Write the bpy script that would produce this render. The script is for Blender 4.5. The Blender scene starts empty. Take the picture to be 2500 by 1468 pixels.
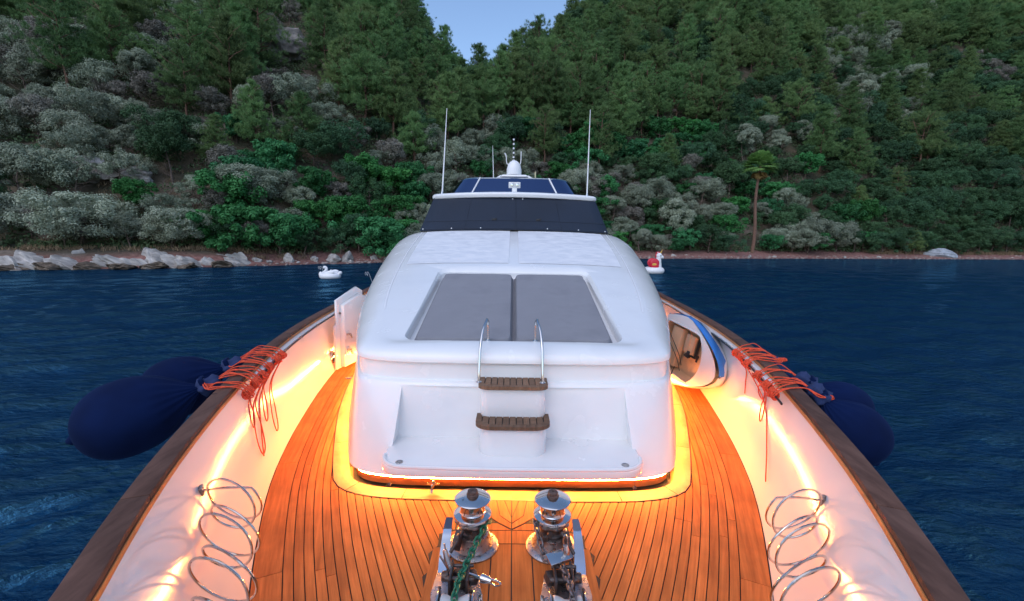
import bpy, bmesh, math, random
import numpy as np
from mathutils import Vector, Matrix, Euler
from mathutils import noise as mnoise

# ------------------------------------------------------------------ camera, sky, light, exposure
scene = bpy.context.scene
COL = scene.collection
CAM_LOC = Vector((-0.02, 0.0, 2.10)); PITCH = math.radians(8.65); ROLL = math.radians(0.8)
cam_d = bpy.data.cameras.new('camera'); cam = bpy.data.objects.new('camera', cam_d); COL.objects.link(cam)
cam_d.sensor_width = 36.0; cam_d.lens = 16.0; cam_d.clip_start = 0.05; cam_d.clip_end = 6000.0
cam.matrix_world = Matrix.Translation(CAM_LOC) @ Matrix.Rotation(math.radians(90) - PITCH, 4, 'X') @ Matrix.Rotation(ROLL, 4, 'Z')
scene.camera = cam

SUN_ELEV = math.radians(50.0); SUN_AZ = math.radians(205)      # soft after-sunset glow from behind the bow
world = bpy.data.worlds.new('World'); scene.world = world; world.use_nodes = True
wn = world.node_tree.nodes; wl = world.node_tree.links
sky = wn.new('ShaderNodeTexSky'); sky.sky_type = 'NISHITA'; sky.sun_disc = False
sky.sun_elevation = SUN_ELEV; sky.sun_rotation = SUN_AZ
sky.altitude = 0; sky.air_density = 1.0; sky.dust_density = 1.0; sky.ozone_density = 3.0
wl.new(sky.outputs[0], wn['Background'].inputs['Color']); wn['Background'].inputs['Strength'].default_value = 0.118
sun_d = bpy.data.lights.new('sun', 'SUN'); sun_d.energy = 0.5; sun_d.angle = math.radians(85); sun_d.color = (1.0, 0.90, 0.93)
sun_o = bpy.data.objects.new('sun', sun_d); COL.objects.link(sun_o)
_se = SUN_ELEV
_d = Vector((math.sin(SUN_AZ) * math.cos(_se), math.cos(SUN_AZ) * math.cos(_se), math.sin(_se)))
sun_o.rotation_euler = _d.to_track_quat('Z', 'Y').to_euler()
vs = scene.view_settings; vs.view_transform = 'Standard'; vs.look = 'None'; vs.exposure = 0.95; vs.gamma = 1.0; vs.use_curve_mapping = False
scene.render.engine = 'CYCLES'
cy = scene.cycles
cy.use_denoising = True
try: cy.denoiser = 'OPENIMAGEDENOISE'
except Exception: pass
cy.max_bounces = 7; cy.diffuse_bounces = 3; cy.glossy_bounces = 3; cy.transmission_bounces = 4; cy.transparent_max_bounces = 6
cy.caustics_reflective = False; cy.caustics_refractive = False; cy.sample_clamp_indirect = 6.0

WZ = -2.9                                   # water level; the teak deck is z = 0
rng = np.random.default_rng(7); random.seed(7)

# ------------------------------------------------------------------ materials
def new_mat(name):
    m = bpy.data.materials.new(name); m.use_nodes = True
    return m, m.node_tree.nodes, m.node_tree.links, m.node_tree.nodes['Principled BSDF']

def ramp(n, l, src, stops):
    r = n.new('ShaderNodeValToRGB'); l.new(src, r.inputs[0])
    e = r.color_ramp.elements
    while len(e) < len(stops): e.new(0.5)
    for k, (p, c) in enumerate(stops):
        e[k].position = p; e[k].color = (c[0], c[1], c[2], 1) if not isinstance(c, (int, float)) else (c, c, c, 1)
    return r

def mat(name, col, rough=0.5, metal=0.0, var=0.12, vscale=3.0, bump=0.0, bscale=40.0, coat=0.0, rvar=0.0, stretch=(1, 1, 1), objvar=0.0, spec=None, detail=5.0, dirt=None):
    m, n, l, b = new_mat(name)
    tc = n.new('ShaderNodeTexCoord'); mp = n.new('ShaderNodeMapping'); mp.inputs['Scale'].default_value = stretch
    l.new(tc.outputs['Object'], mp.inputs[0])
    nz = n.new('ShaderNodeTexNoise'); nz.inputs['Scale'].default_value = vscale; nz.inputs['Detail'].default_value = detail
    l.new(mp.outputs[0], nz.inputs['Vector'])
    lo = [c * (1 - var) for c in col]; hi = [min(1, c * (1 + var)) for c in col]
    r = ramp(n, l, nz.outputs['Fac'], [(0.3, lo), (0.7, hi)])
    out = r.outputs[0]
    if dirt:
        nd = n.new('ShaderNodeTexNoise'); nd.inputs['Scale'].default_value = dirt[1]; nd.inputs['Detail'].default_value = 8
        l.new(tc.outputs['Object'], nd.inputs['Vector'])
        rd = ramp(n, l, nd.outputs['Fac'], [(0.55, 0.0), (0.72, 1.0)])
        mx = n.new('ShaderNodeMix'); mx.data_type = 'RGBA'; l.new(rd.outputs[0], mx.inputs[0]); l.new(out, mx.inputs[6]); mx.inputs[7].default_value = (*dirt[0], 1)
        out = mx.outputs[2]
    if objvar:
        oi = n.new('ShaderNodeObjectInfo'); hs = n.new('ShaderNodeHueSaturation')
        mr = n.new('ShaderNodeMapRange'); l.new(oi.outputs['Random'], mr.inputs[0]); mr.inputs[3].default_value = 1 - objvar; mr.inputs[4].default_value = 1 + objvar
        l.new(mr.outputs[0], hs.inputs['Value']); l.new(out, hs.inputs['Color']); out = hs.outputs[0]
    l.new(out, b.inputs['Base Color'])
    b.inputs['Roughness'].default_value = rough; b.inputs['Metallic'].default_value = metal
    if spec is not None: b.inputs['Specular IOR Level'].default_value = spec
    if coat: b.inputs['Coat Weight'].default_value = coat; b.inputs['Coat Roughness'].default_value = 0.08
    if rvar:
        n2 = n.new('ShaderNodeTexNoise'); n2.inputs['Scale'].default_value = vscale * 2.3; n2.inputs['Detail'].default_value = 6
        l.new(mp.outputs[0], n2.inputs['Vector'])
        r2 = ramp(n, l, n2.outputs['Fac'], [(0.35, max(0.02, rough - rvar)), (0.65, min(1, rough + rvar))]); l.new(r2.outputs[0], b.inputs['Roughness'])
    if bump:
        n3 = n.new('ShaderNodeTexNoise'); n3.inputs['Scale'].default_value = bscale; n3.inputs['Detail'].default_value = 4
        l.new(mp.outputs[0], n3.inputs['Vector'])
        bp = n.new('ShaderNodeBump'); bp.inputs['Strength'].default_value = bump; bp.inputs['Distance'].default_value = 0.01
        l.new(n3.outputs['Fac'], bp.inputs['Height']); l.new(bp.outputs[0], b.inputs['Normal'])
    return m

M = {}
M['gelcoat'] = mat('gelcoat_white', (0.78, 0.78, 0.77), 0.22, var=0.03, vscale=1.2, coat=0.3, rvar=0.06, dirt=((0.735, 0.735, 0.73), 2.3))
M['bulwark'] = mat('bulwark_paint', (0.78, 0.77, 0.75), 0.11, var=0.02, vscale=1.5, coat=0.5, rvar=0.02)
M['hull'] = mat('hull_paint', (0.75, 0.75, 0.75), 0.2, var=0.02)
M['caulk'] = mat('black_caulk', (0.012, 0.011, 0.010), 0.6)
M['steel'] = mat('polished_steel', (0.62, 0.61, 0.60), 0.12, 1.0, var=0.05, rvar=0.05, vscale=8)
M['worn_steel'] = mat('worn_steel', (0.42, 0.40, 0.39), 0.34, 1.0, var=0.25, vscale=14, rvar=0.14, bump=0.25, bscale=90, dirt=((0.16, 0.10, 0.07), 11))
M['grimy'] = mat('grimy_metal', (0.10, 0.085, 0.08), 0.5, 0.7, var=0.5, vscale=20, bump=0.4, bscale=70, dirt=((0.16, 0.07, 0.035), 16))
M['rust'] = mat('rusty_bolt', (0.12, 0.075, 0.06), 0.7, 0.4, var=0.4, vscale=40, bump=0.4)
M['nylon'] = mat('white_nylon', (0.60, 0.60, 0.58), 0.45, var=0.08, vscale=14, dirt=((0.32, 0.30, 0.28), 9))
M['rope'] = mat('orange_rope', (0.80, 0.085, 0.028), 0.75, var=0.25, vscale=60, bump=0.6, bscale=220)
M['knot'] = mat('navy_cloth_knot', (0.015, 0.03, 0.10), 0.85)
M['blackline'] = mat('black_track', (0.02, 0.02, 0.022), 0.4)
M['dark_chrome'] = mat('dark_chrome', (0.17, 0.21, 0.28), 0.12, 1.0, var=0.06, rvar=0.04)
M['tube'] = mat('coil_tube_steel', (0.60, 0.56, 0.50), 0.16, 1.0, var=0.05)
M['cushion'] = mat('grey_cushion_fabric', (0.240, 0.238, 0.255), 0.85, var=0.04, vscale=5, bump=0.35, bscale=300, dirt=((0.215, 0.213, 0.23), 3.2))
M['canvas'] = mat('navy_mesh_canvas', (0.006, 0.014, 0.030), 0.7, var=0.18, vscale=1.3, bump=0.5, bscale=160)
M['canvas_seam'] = mat('canvas_seam', (0.010, 0.015, 0.024), 0.8)
M['snap'] = mat('chrome_snap', (0.7, 0.7, 0.7), 0.2, 1.0)
M['dark_rubber'] = mat('dark_rubber', (0.018, 0.018, 0.02), 0.6)
M['pinkseat'] = mat('flybridge_vinyl', (0.50, 0.34, 0.38), 0.5)
M['blue_gel'] = mat('blue_gelcoat', (0.03, 0.17, 0.50), 0.15, var=0.06, coat=0.4)
M['tender_white'] = mat('tender_gelcoat', (0.70, 0.68, 0.68), 0.16, var=0.04, coat=0.4)
M['lit_tender_liner'] = mat('lit_tender_liner', (0.62, 0.42, 0.26), 0.35, var=0.1, bump=0.2)  # liner tinted orange: the deck light's glow is part of the colour
M['chain_green'] = mat('green_painted_chain', (0.012, 0.16, 0.085), 0.45, 0.2, var=0.35, vscale=30, bump=0.4, bscale=90, dirt=((0.06, 0.17, 0.12), 22))
M['chain_grey'] = mat('galvanised_chain', (0.17, 0.16, 0.165), 0.42, 0.7, var=0.4, vscale=30, bump=0.4, bscale=90, dirt=((0.12, 0.06, 0.035), 20))
M['float_white'] = mat('white_vinyl', (0.8, 0.8, 0.8), 0.3, var=0.02)
M['float_red'] = mat('red_vinyl', (0.6, 0.015, 0.04), 0.35, var=0.05)
M['float_gold'] = mat('gold_vinyl', (0.65, 0.40, 0.06), 0.35)
M['float_black'] = mat('black_vinyl', (0.01, 0.01, 0.01), 0.3)
M['plinth'] = mat('varnished_plinth', (0.55, 0.22, 0.07), 0.18, 0.35, var=0.2, vscale=6, rvar=0.08)

def teak_mat(name, c1, c2, grain_axis_scale=(34, 1.6, 10), rough=0.55, objvar=0.16, grey=0.0):
    m, n, l, b = new_mat(name)
    tc = n.new('ShaderNodeTexCoord'); mp = n.new('ShaderNodeMapping'); mp.inputs['Scale'].default_value = grain_axis_scale
    oi = n.new('ShaderNodeObjectInfo'); ad = n.new('ShaderNodeVectorMath'); ad.operation = 'ADD'
    cb = n.new('ShaderNodeCombineXYZ'); mu = n.new('ShaderNodeMath'); mu.operation = 'MULTIPLY'; mu.inputs[1].default_value = 37.0
    l.new(oi.outputs['Random'], mu.inputs[0]); l.new(mu.outputs[0], cb.inputs[0]); l.new(mu.outputs[0], cb.inputs[1])
    l.new(tc.outputs['Object'], mp.inputs[0]); l.new(mp.outputs[0], ad.inputs[0]); l.new(cb.outputs[0], ad.inputs[1])
    nz = n.new('ShaderNodeTexNoise'); nz.inputs['Scale'].default_value = 1.0; nz.inputs['Detail'].default_value = 7; nz.inputs['Roughness'].default_value = 0.65
    l.new(ad.outputs[0], nz.inputs['Vector'])
    r = ramp(n, l, nz.outputs['Fac'], [(0.30, c1), (0.68, c2)])
    n2 = n.new('ShaderNodeTexNoise'); n2.inputs['Scale'].default_value = 2.6; n2.inputs['Detail'].default_value = 5; l.new(tc.outputs['Object'], n2.inputs['Vector'])
    r2 = ramp(n, l, n2.outputs['Fac'], [(0.35, 0.76), (0.65, 1.08)])
    mx = n.new('ShaderNodeMix'); mx.data_type = 'RGBA'; mx.blend_type = 'MULTIPLY'; mx.inputs[0].default_value = 1.0
    l.new(r.outputs[0], mx.inputs[6]); l.new(r2.outputs[0], mx.inputs[7])
    # small dark spots (spills)
    n4 = n.new('ShaderNodeTexNoise'); n4.inputs['Scale'].default_value = 9.0; n4.inputs['Detail'].default_value = 2; l.new(tc.outputs['Object'], n4.inputs['Vector'])
    r4 = ramp(n, l, n4.outputs['Fac'], [(0.235, 0.35), (0.275, 1.0)])
    mx2 = n.new('ShaderNodeMix'); mx2.data_type = 'RGBA'; mx2.blend_type = 'MULTIPLY'; mx2.inputs[0].default_value = 1.0
    l.new(mx.outputs[2], mx2.inputs[6]); l.new(r4.outputs[0], mx2.inputs[7])
    hs = n.new('ShaderNodeHueSaturation'); mr = n.new('ShaderNodeMapRange'); l.new(oi.outputs['Random'], mr.inputs[0])
    mr.inputs[3].default_value = 1 - objvar; mr.inputs[4].default_value = 1 + objvar; l.new(mr.outputs[0], hs.inputs['Value'])
    l.new(mx2.outputs[2], hs.inputs['Color']); l.new(hs.outputs[0], b.inputs['Base Color'])
    b.inputs['Roughness'].default_value = rough; b.inputs['Specular IOR Level'].default_value = 0.25
    bp = n.new('ShaderNodeBump'); bp.inputs['Strength'].default_value = 0.25; bp.inputs['Distance'].default_value = 0.003
    l.new(nz.outputs['Fac'], bp.inputs['Height']); l.new(bp.outputs[0], b.inputs['Normal'])
    return m
M['teak'] = teak_mat('teak_deck', (0.48, 0.115, 0.022), (0.80, 0.225, 0.050), rough=0.6)
M['teak_margin'] = teak_mat('teak_margin', (0.42, 0.20, 0.085), (0.60, 0.31, 0.15), (12, 4, 8), 0.5)
M['teak_grey'] = teak_mat('weathered_teak', (0.080, 0.038, 0.026), (0.165, 0.085, 0.060), (14, 3.0, 14), 0.75, 0.05)
M['lit_teak_edge'] = teak_mat('lit_teak_edge', (0.50, 0.19, 0.06), (0.66, 0.27, 0.09), (10, 3, 10), 0.5, 0.05)  # amber glow of the light strip is put into this edge colour
M['tread'] = teak_mat('tread_teak', (0.13, 0.072, 0.042), (0.24, 0.14, 0.085), (8, 40, 8), 0.6, 0.18)

def emis(name, col, s):
    m, n, l, b = new_mat(name); b.inputs['Base Color'].default_value = (0.8, 0.6, 0.4, 1)
    b.inputs['Emission Color'].default_value = (*col, 1)
    g = n.new('ShaderNodeNewGeometry'); q = n.new('ShaderNodeMath'); q.operation = 'SUBTRACT'; q.inputs[0].default_value = 1.0; l.new(g.outputs['Backfacing'], q.inputs[1])   # the tape shines outwards only
    k = n.new('ShaderNodeMath'); k.operation = 'MULTIPLY'; k.inputs[1].default_value = s; l.new(q.outputs[0], k.inputs[0]); l.new(k.outputs[0], b.inputs['Emission Strength']); return m
M['led'] = emis('amber_led_strip', (1.0, 0.34, 0.065), 238.0)

def navy_mat():
    m, n, l, b = new_mat('navy_fender_cloth')
    tc = n.new('ShaderNodeTexCoord'); nz = n.new('ShaderNodeTexNoise'); nz.inputs['Scale'].default_value = 220; l.new(tc.outputs['Object'], nz.inputs['Vector'])
    n2 = n.new('ShaderNodeTexNoise'); n2.inputs['Scale'].default_value = 3; l.new(tc.outputs['Object'], n2.inputs['Vector'])
    r = ramp(n, l, n2.outputs['Fac'], [(0.3, (0.002, 0.007, 0.034)), (0.7, (0.003, 0.012, 0.058))]); l.new(r.outputs[0], b.inputs['Base Color'])
    b.inputs['Roughness'].default_value = 0.9; b.inputs['Sheen Weight'].default_value = 0.04; b.inputs['Specular IOR Level'].default_value = 0.1; b.inputs['Sheen Tint'].default_value = (0.2, 0.4, 1, 1); b.inputs['Sheen Roughness'].default_value = 0.4
    bp = n.new('ShaderNodeBump'); bp.inputs['Strength'].default_value = 0.3; bp.inputs['Distance'].default_value = 0.004
    l.new(nz.outputs['Fac'], bp.inputs['Height']); l.new(bp.outputs[0], b.inputs['Normal']); return m
M['fender'] = navy_mat()

def nonskid_mat():
    m, n, l, b = new_mat('dewy_nonskid')
    tc = n.new('ShaderNodeTexCoord'); mp = n.new('ShaderNodeMapping'); mp.inputs['Scale'].default_value = (1.0, 2.4, 1)
    l.new(tc.outputs['Object'], mp.inputs[0])
    nz = n.new('ShaderNodeTexNoise'); nz.inputs['Scale'].default_value = 5.5; nz.inputs['Detail'].default_value = 8; nz.inputs['Distortion'].default_value = 0.8; l.new(mp.outputs[0], nz.inputs['Vector'])
    r = ramp(n, l, nz.outputs['Fac'], [(0.35, (0.70, 0.71, 0.73)), (0.68, (0.79, 0.79, 0.79))]); l.new(r.outputs[0], b.inputs['Base Color'])
    r2 = ramp(n, l, nz.outputs['Fac'], [(0.4, 0.28), (0.6, 0.55)]); l.new(r2.outputs[0], b.inputs['Roughness'])
    n3 = n.new('ShaderNodeTexVoronoi'); n3.inputs['Scale'].default_value = 90; l.new(tc.outputs['Object'], n3.inputs['Vector'])
    bp = n.new('ShaderNodeBump'); bp.inputs['Strength'].default_value = 0.15; bp.inputs['Distance'].default_value = 0.004
    l.new(n3.outputs['Distance'], bp.inputs['Height']); l.new(bp.outputs[0], b.inputs['Normal']); return m
M['nonskid'] = nonskid_mat()

def glass_mat():
    m, n, l, b = new_mat('tinted_acrylic')
    b.inputs['Base Color'].default_value = (0.010, 0.018, 0.045, 1); b.inputs['Specular IOR Level'].default_value = 0.3; b.inputs['Roughness'].default_value = 0.03
    tr = n.new('ShaderNodeBsdfTransparent'); tr.inputs[0].default_value = (0.16, 0.20, 0.34, 1)
    gl = n.new('ShaderNodeBsdfGlossy'); gl.inputs['Roughness'].default_value = 0.03; gl.inputs[0].default_value = (0.12, 0.17, 0.30, 1)
    fr = n.new('ShaderNodeFresnel'); fr.inputs[0].default_value = 1.4
    mx = n.new('ShaderNodeMixShader'); l.new(fr.outputs[0], mx.inputs[0]); l.new(tr.outputs[0], mx.inputs[1]); l.new(gl.outputs[0], mx.inputs[2])
    mx2 = n.new('ShaderNodeMixShader'); mx2.inputs[0].default_value = 0.22; l.new(mx.outputs[0], mx2.inputs[1]); l.new(b.outputs[0], mx2.inputs[2])
    l.new(mx2.outputs[0], n['Material Output'].inputs[0]); return m
M['glass'] = glass_mat()

def foliage_mat(name, c1, c2, var=0.25, trans=0.25, hue=0.02):
    m, n, l, b = new_mat(name)
    g = n.new('ShaderNodeNewGeometry'); nz = n.new('ShaderNodeTexNoise'); nz.inputs['Scale'].default_value = 0.55; nz.inputs['Detail'].default_value = 3
    l.new(g.outputs['Position'], nz.inputs['Vector'])
    n2 = n.new('ShaderNodeTexNoise'); n2.inputs['Scale'].default_value = 5.0; n2.inputs['Detail'].default_value = 2; l.new(g.outputs['Position'], n2.inputs['Vector'])
    av = n.new('ShaderNodeMath'); av.operation = 'ADD'; l.new(nz.outputs['Fac'], av.inputs[0]); l.new(n2.outputs['Fac'], av.inputs[1])
    hv = n.new('ShaderNodeMath'); hv.operation = 'MULTIPLY'; hv.inputs[1].default_value = 0.5; l.new(av.outputs[0], hv.inputs[0])
    r = ramp(n, l, hv.outputs[0], [(0.38, c1), (0.62, c2)])
    oi = n.new('ShaderNodeObjectInfo'); hs = n.new('ShaderNodeHueSaturation')
    mr = n.new('ShaderNodeMapRange'); l.new(oi.outputs['Random'], mr.inputs[0]); mr.inputs[3].default_value = 1 - var; mr.inputs[4].default_value = 1 + var
    m2 = n.new('ShaderNodeMath'); m2.operation = 'FRACT'; m3 = n.new('ShaderNodeMath'); m3.operation = 'MULTIPLY'; m3.inputs[1].default_value = 17.3
    l.new(oi.outputs['Random'], m3.inputs[0]); l.new(m3.outputs[0], m2.inputs[0])
    mh = n.new('ShaderNodeMapRange'); l.new(m2.outputs[0], mh.inputs[0]); mh.inputs[3].default_value = 0.5 - hue; mh.inputs[4].default_value = 0.5 + hue
    l.new(mr.outputs[0], hs.inputs['Value']); l.new(mh.outputs[0], hs.inputs['Hue']); l.new(r.outputs[0], hs.inputs['Color'])
    l.new(hs.outputs[0], b.inputs['Base Color']); b.inputs['Roughness'].default_value = 0.6; b.inputs['Specular IOR Level'].default_value = 0.25
    t = n.new('ShaderNodeBsdfTranslucent'); l.new(hs.outputs[0], t.inputs[0])
    mx = n.new('ShaderNodeMixShader'); mx.inputs[0].default_value = trans; l.new(b.outputs[0], mx.inputs[1]); l.new(t.outputs[0], mx.inputs[2])
    l.new(mx.outputs[0], n['Material Output'].inputs[0]); return m
M['f_olive'] = foliage_mat('olive_foliage', (0.170, 0.210, 0.135), (0.350, 0.400, 0.295), 0.25, 0.15, 0.015)
M['f_twig'] = foliage_mat('brownish_maquis', (0.130, 0.122, 0.100), (0.265, 0.255, 0.210), 0.30, 0.15, 0.02)
M['f_pine'] = foliage_mat('pine_needles', (0.085, 0.165, 0.055), (0.180, 0.290, 0.105), 0.30, 0.2, 0.02)
M['f_fig'] = foliage_mat('fresh_broad_leaves', (0.035, 0.165, 0.050), (0.075, 0.280, 0.090), 0.28, 0.3, 0.02)
M['f_oak'] = foliage_mat('dark_evergreen_leaves', (0.036, 0.095, 0.042), (0.075, 0.170, 0.070), 0.30, 0.2, 0.02)
M['f_under'] = foliage_mat('undergrowth_leaves', (0.050, 0.098, 0.040), (0.115, 0.170, 0.080), 0.2, 0.2)
M['f_grass'] = foliage_mat('dry_grass_blades', (0.20, 0.15, 0.085), (0.36, 0.28, 0.16), 0.1, 0.2)
M['f_palm'] = foliage_mat('palm_fronds', (0.13, 0.25, 0.06), (0.27, 0.42, 0.12), 0.05, 0.25)
M['f_dry'] = foliage_mat('dry_fronds', (0.20, 0.10, 0.035), (0.36, 0.20, 0.08), 0.05, 0.2)
M['bark'] = mat('grey_brown_bark', (0.13, 0.095, 0.075), 0.9, var=0.35, vscale=4, objvar=0.3)
M['bark_red'] = mat('reddish_pine_bark', (0.17, 0.095, 0.065), 0.9, var=0.35, vscale=4, objvar=0.25)
M['rock'] = mat('white_limestone', (0.35, 0.33, 0.305), 0.85, var=0.45, vscale=2.2, bump=1.0, bscale=5, stretch=(1, 1, 2.2), objvar=0.15, detail=10, dirt=((0.17, 0.12, 0.085), 0.9))
M['rock_crag'] = mat('weathered_crag', (0.235, 0.215, 0.195), 0.9, var=0.5, vscale=2.0, bump=1.0, bscale=4, stretch=(1, 1, 0.5), detail=10, dirt=((0.09, 0.07, 0.05), 1.1))
M['rock_base'] = mat('wet_brown_rock', (0.13, 0.095, 0.065), 0.7, var=0.5, vscale=1.8, bump=1.0, bscale=6, detail=10, dirt=((0.30, 0.26, 0.21), 1.6))
M['rock_blue'] = mat('blue_grey_boulder', (0.30, 0.33, 0.36), 0.8, var=0.4, vscale=1.6, bump=1.0, bscale=5, dirt=((0.10, 0.11, 0.12), 1.4))
M['stone'] = mat('beach_stone', (0.30, 0.24, 0.21), 0.9, var=0.4, vscale=2)

def terrain_mat():
    m, n, l, b = new_mat('hillside_earth')
    g = n.new('ShaderNodeNewGeometry'); sp = n.new('ShaderNodeSeparateXYZ'); l.new(g.outputs['Position'], sp.inputs[0])
    nz = n.new('ShaderNodeTexNoise'); nz.inputs['Scale'].default_value = 0.22; nz.inputs['Detail'].default_value = 10; l.new(g.outputs['Position'], nz.inputs['Vector'])
    r = ramp(n, l, nz.outputs['Fac'], [(0.38, (0.045, 0.048, 0.026)), (0.54, (0.090, 0.072, 0.044)), (0.70, (0.20, 0.155, 0.12))])
    n2 = n.new('ShaderNodeTexNoise'); n2.inputs['Scale'].default_value = 2.0; n2.inputs['Detail'].default_value = 10; l.new(g.outputs['Position'], n2.inputs['Vector'])
    beach = ramp(n, l, n2.outputs['Fac'], [(0.35, (0.17, 0.075, 0.062)), (0.65, (0.29, 0.145, 0.118))])
    ad = n.new('ShaderNodeMath'); ad.operation = 'MULTIPLY_ADD'; l.new(nz.outputs['Fac'], ad.inputs[0]); ad.inputs[1].default_value = 1.6; l.new(sp.outputs[2], ad.inputs[2])
    mr = n.new('ShaderNodeMapRange'); l.new(ad.outputs[0], mr.inputs[0]); mr.inputs[1].default_value = WZ + 1.9; mr.inputs[2].default_value = WZ + 2.7
    mx = n.new('ShaderNodeMix'); mx.data_type = 'RGBA'; l.new(mr.outputs[0], mx.inputs[0]); l.new(beach.outputs[0], mx.inputs[6]); l.new(r.outputs[0], mx.inputs[7])
    # wet dark band at the water's edge
    mw = n.new('ShaderNodeMapRange'); l.new(sp.outputs[2], mw.inputs[0]); mw.inputs[1].default_value = WZ; mw.inputs[2].default_value = WZ + 0.28; mw.inputs[3].default_value = 0.5; mw.inputs[4].default_value = 1.0
    m3 = n.new('ShaderNodeMix'); m3.data_type = 'RGBA'; m3.blend_type = 'MULTIPLY'; m3.inputs[0].default_value = 1; l.new(mx.outputs[2], m3.inputs[6]); l.new(mw.outputs[0], m3.inputs[7])
    l.new(m3.outputs[2], b.inputs['Base Color']); b.inputs['Roughness'].default_value = 0.95
    bp = n.new('ShaderNodeBump'); bp.inputs['Strength'].default_value = 0.9; bp.inputs['Distance'].default_value = 0.25; l.new(n2.outputs['Fac'], bp.inputs['Height']); l.new(bp.outputs[0], b.inputs['Normal'])
    return m
M['terrain'] = terrain_mat()

def water_mat():
    m, n, l, b = new_mat('sea_water')
    g = n.new('ShaderNodeNewGeometry'); mp = n.new('ShaderNodeMapping'); mp.inputs['Scale'].default_value = (0.55, 1.25, 1); mp.inputs['Rotation'].default_value = (0, 0, 0.2)
    l.new(g.outputs['Position'], mp.inputs[0])
    b.inputs['Base Color'].default_value = (0.0002, 0.007, 0.018, 1); b.inputs['Roughness'].default_value = 0.05; b.inputs['IOR'].default_value = 1.45; b.inputs['Specular Tint'].default_value = (0.42, 0.80, 1.0, 1)
    n1 = n.new('ShaderNodeTexNoise'); n1.inputs['Scale'].default_value = 4.2; n1.inputs['Detail'].default_value = 7; n1.inputs['Roughness'].default_value = 0.6; n1.inputs['Distortion'].default_value = 0.4; l.new(mp.outputs[0], n1.inputs['Vector'])
    bp = n.new('ShaderNodeBump'); bp.inputs['Strength'].default_value = 1.0; bp.inputs['Distance'].default_value = 0.24; l.new(n1.outputs['Fac'], bp.inputs['Height'])
    fr = n.new('ShaderNodeFresnel'); fr.inputs[0].default_value = 1.52; l.new(bp.outputs[0], fr.inputs['Normal'])
    gl = n.new('ShaderNodeBsdfGlossy'); gl.inputs['Roughness'].default_value = 0.05; gl.inputs[0].default_value = (0.30, 0.74, 1.0, 1); l.new(bp.outputs[0], gl.inputs['Normal'])
    df = n.new('ShaderNodeBsdfDiffuse'); df.inputs[0].default_value = (0.0003, 0.011, 0.036, 1)
    mx = n.new('ShaderNodeMixShader'); l.new(fr.outputs[0], mx.inputs[0]); l.new(df.outputs[0], mx.inputs[1]); l.new(gl.outputs[0], mx.inputs[2]); l.new(mx.outputs[0], n['Material Output'].inputs[0])
    return m
M['water'] = water_mat()

# ------------------------------------------------------------------ object helpers
def tag(o, label=None, cat=None, group=None, kind=None):
    if label: o['label'] = label
    if cat: o['category'] = cat
    if group: o['group'] = group
    if kind: o['kind'] = kind
    return o

def make_mesh(name, verts, faces, material=None, smooth=False, angle=None):
    me = bpy.data.meshes.new(name)
    v = np.asarray(verts, dtype=np.float32).reshape(-1, 3)
    if isinstance(faces, np.ndarray) and faces.ndim == 2:
        k = faces.shape[1]
        me.vertices.add(len(v)); me.vertices.foreach_set('co', v.ravel())
        me.loops.add(faces.size); me.loops.foreach_set('vertex_index', faces.ravel().astype(np.int32))
        me.polygons.add(len(faces)); me.polygons.foreach_set('loop_start', np.arange(0, faces.size, k, dtype=np.int32))
        me.update(calc_edges=True); me.validate()
    else:
        me.from_pydata([tuple(map(float, p)) for p in v], [], [tuple(map(int, f)) for f in faces]); me.update()
    if smooth:
        me.polygons.foreach_set('use_smooth', [True] * len(me.polygons))
        if angle: me.set_sharp_from_angle(angle=math.radians(angle))
    if material: me.materials.append(material)
    return me

def link(name, me, parent=None, loc=None, rot=None):
    o = bpy.data.objects.new(name, me); COL.objects.link(o)
    if parent is not None: o.parent = parent
    if loc is not None: o.location = loc
    if rot is not None: o.rotation_euler = rot
    return o

def empty(name, loc=(0, 0, 0), **k):
    o = bpy.data.objects.new(name, None); COL.objects.link(o); o.location = loc; o.empty_display_size = 0.1
    bpy.context.view_layer.update() if False else None
    return tag(o, **k)

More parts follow.
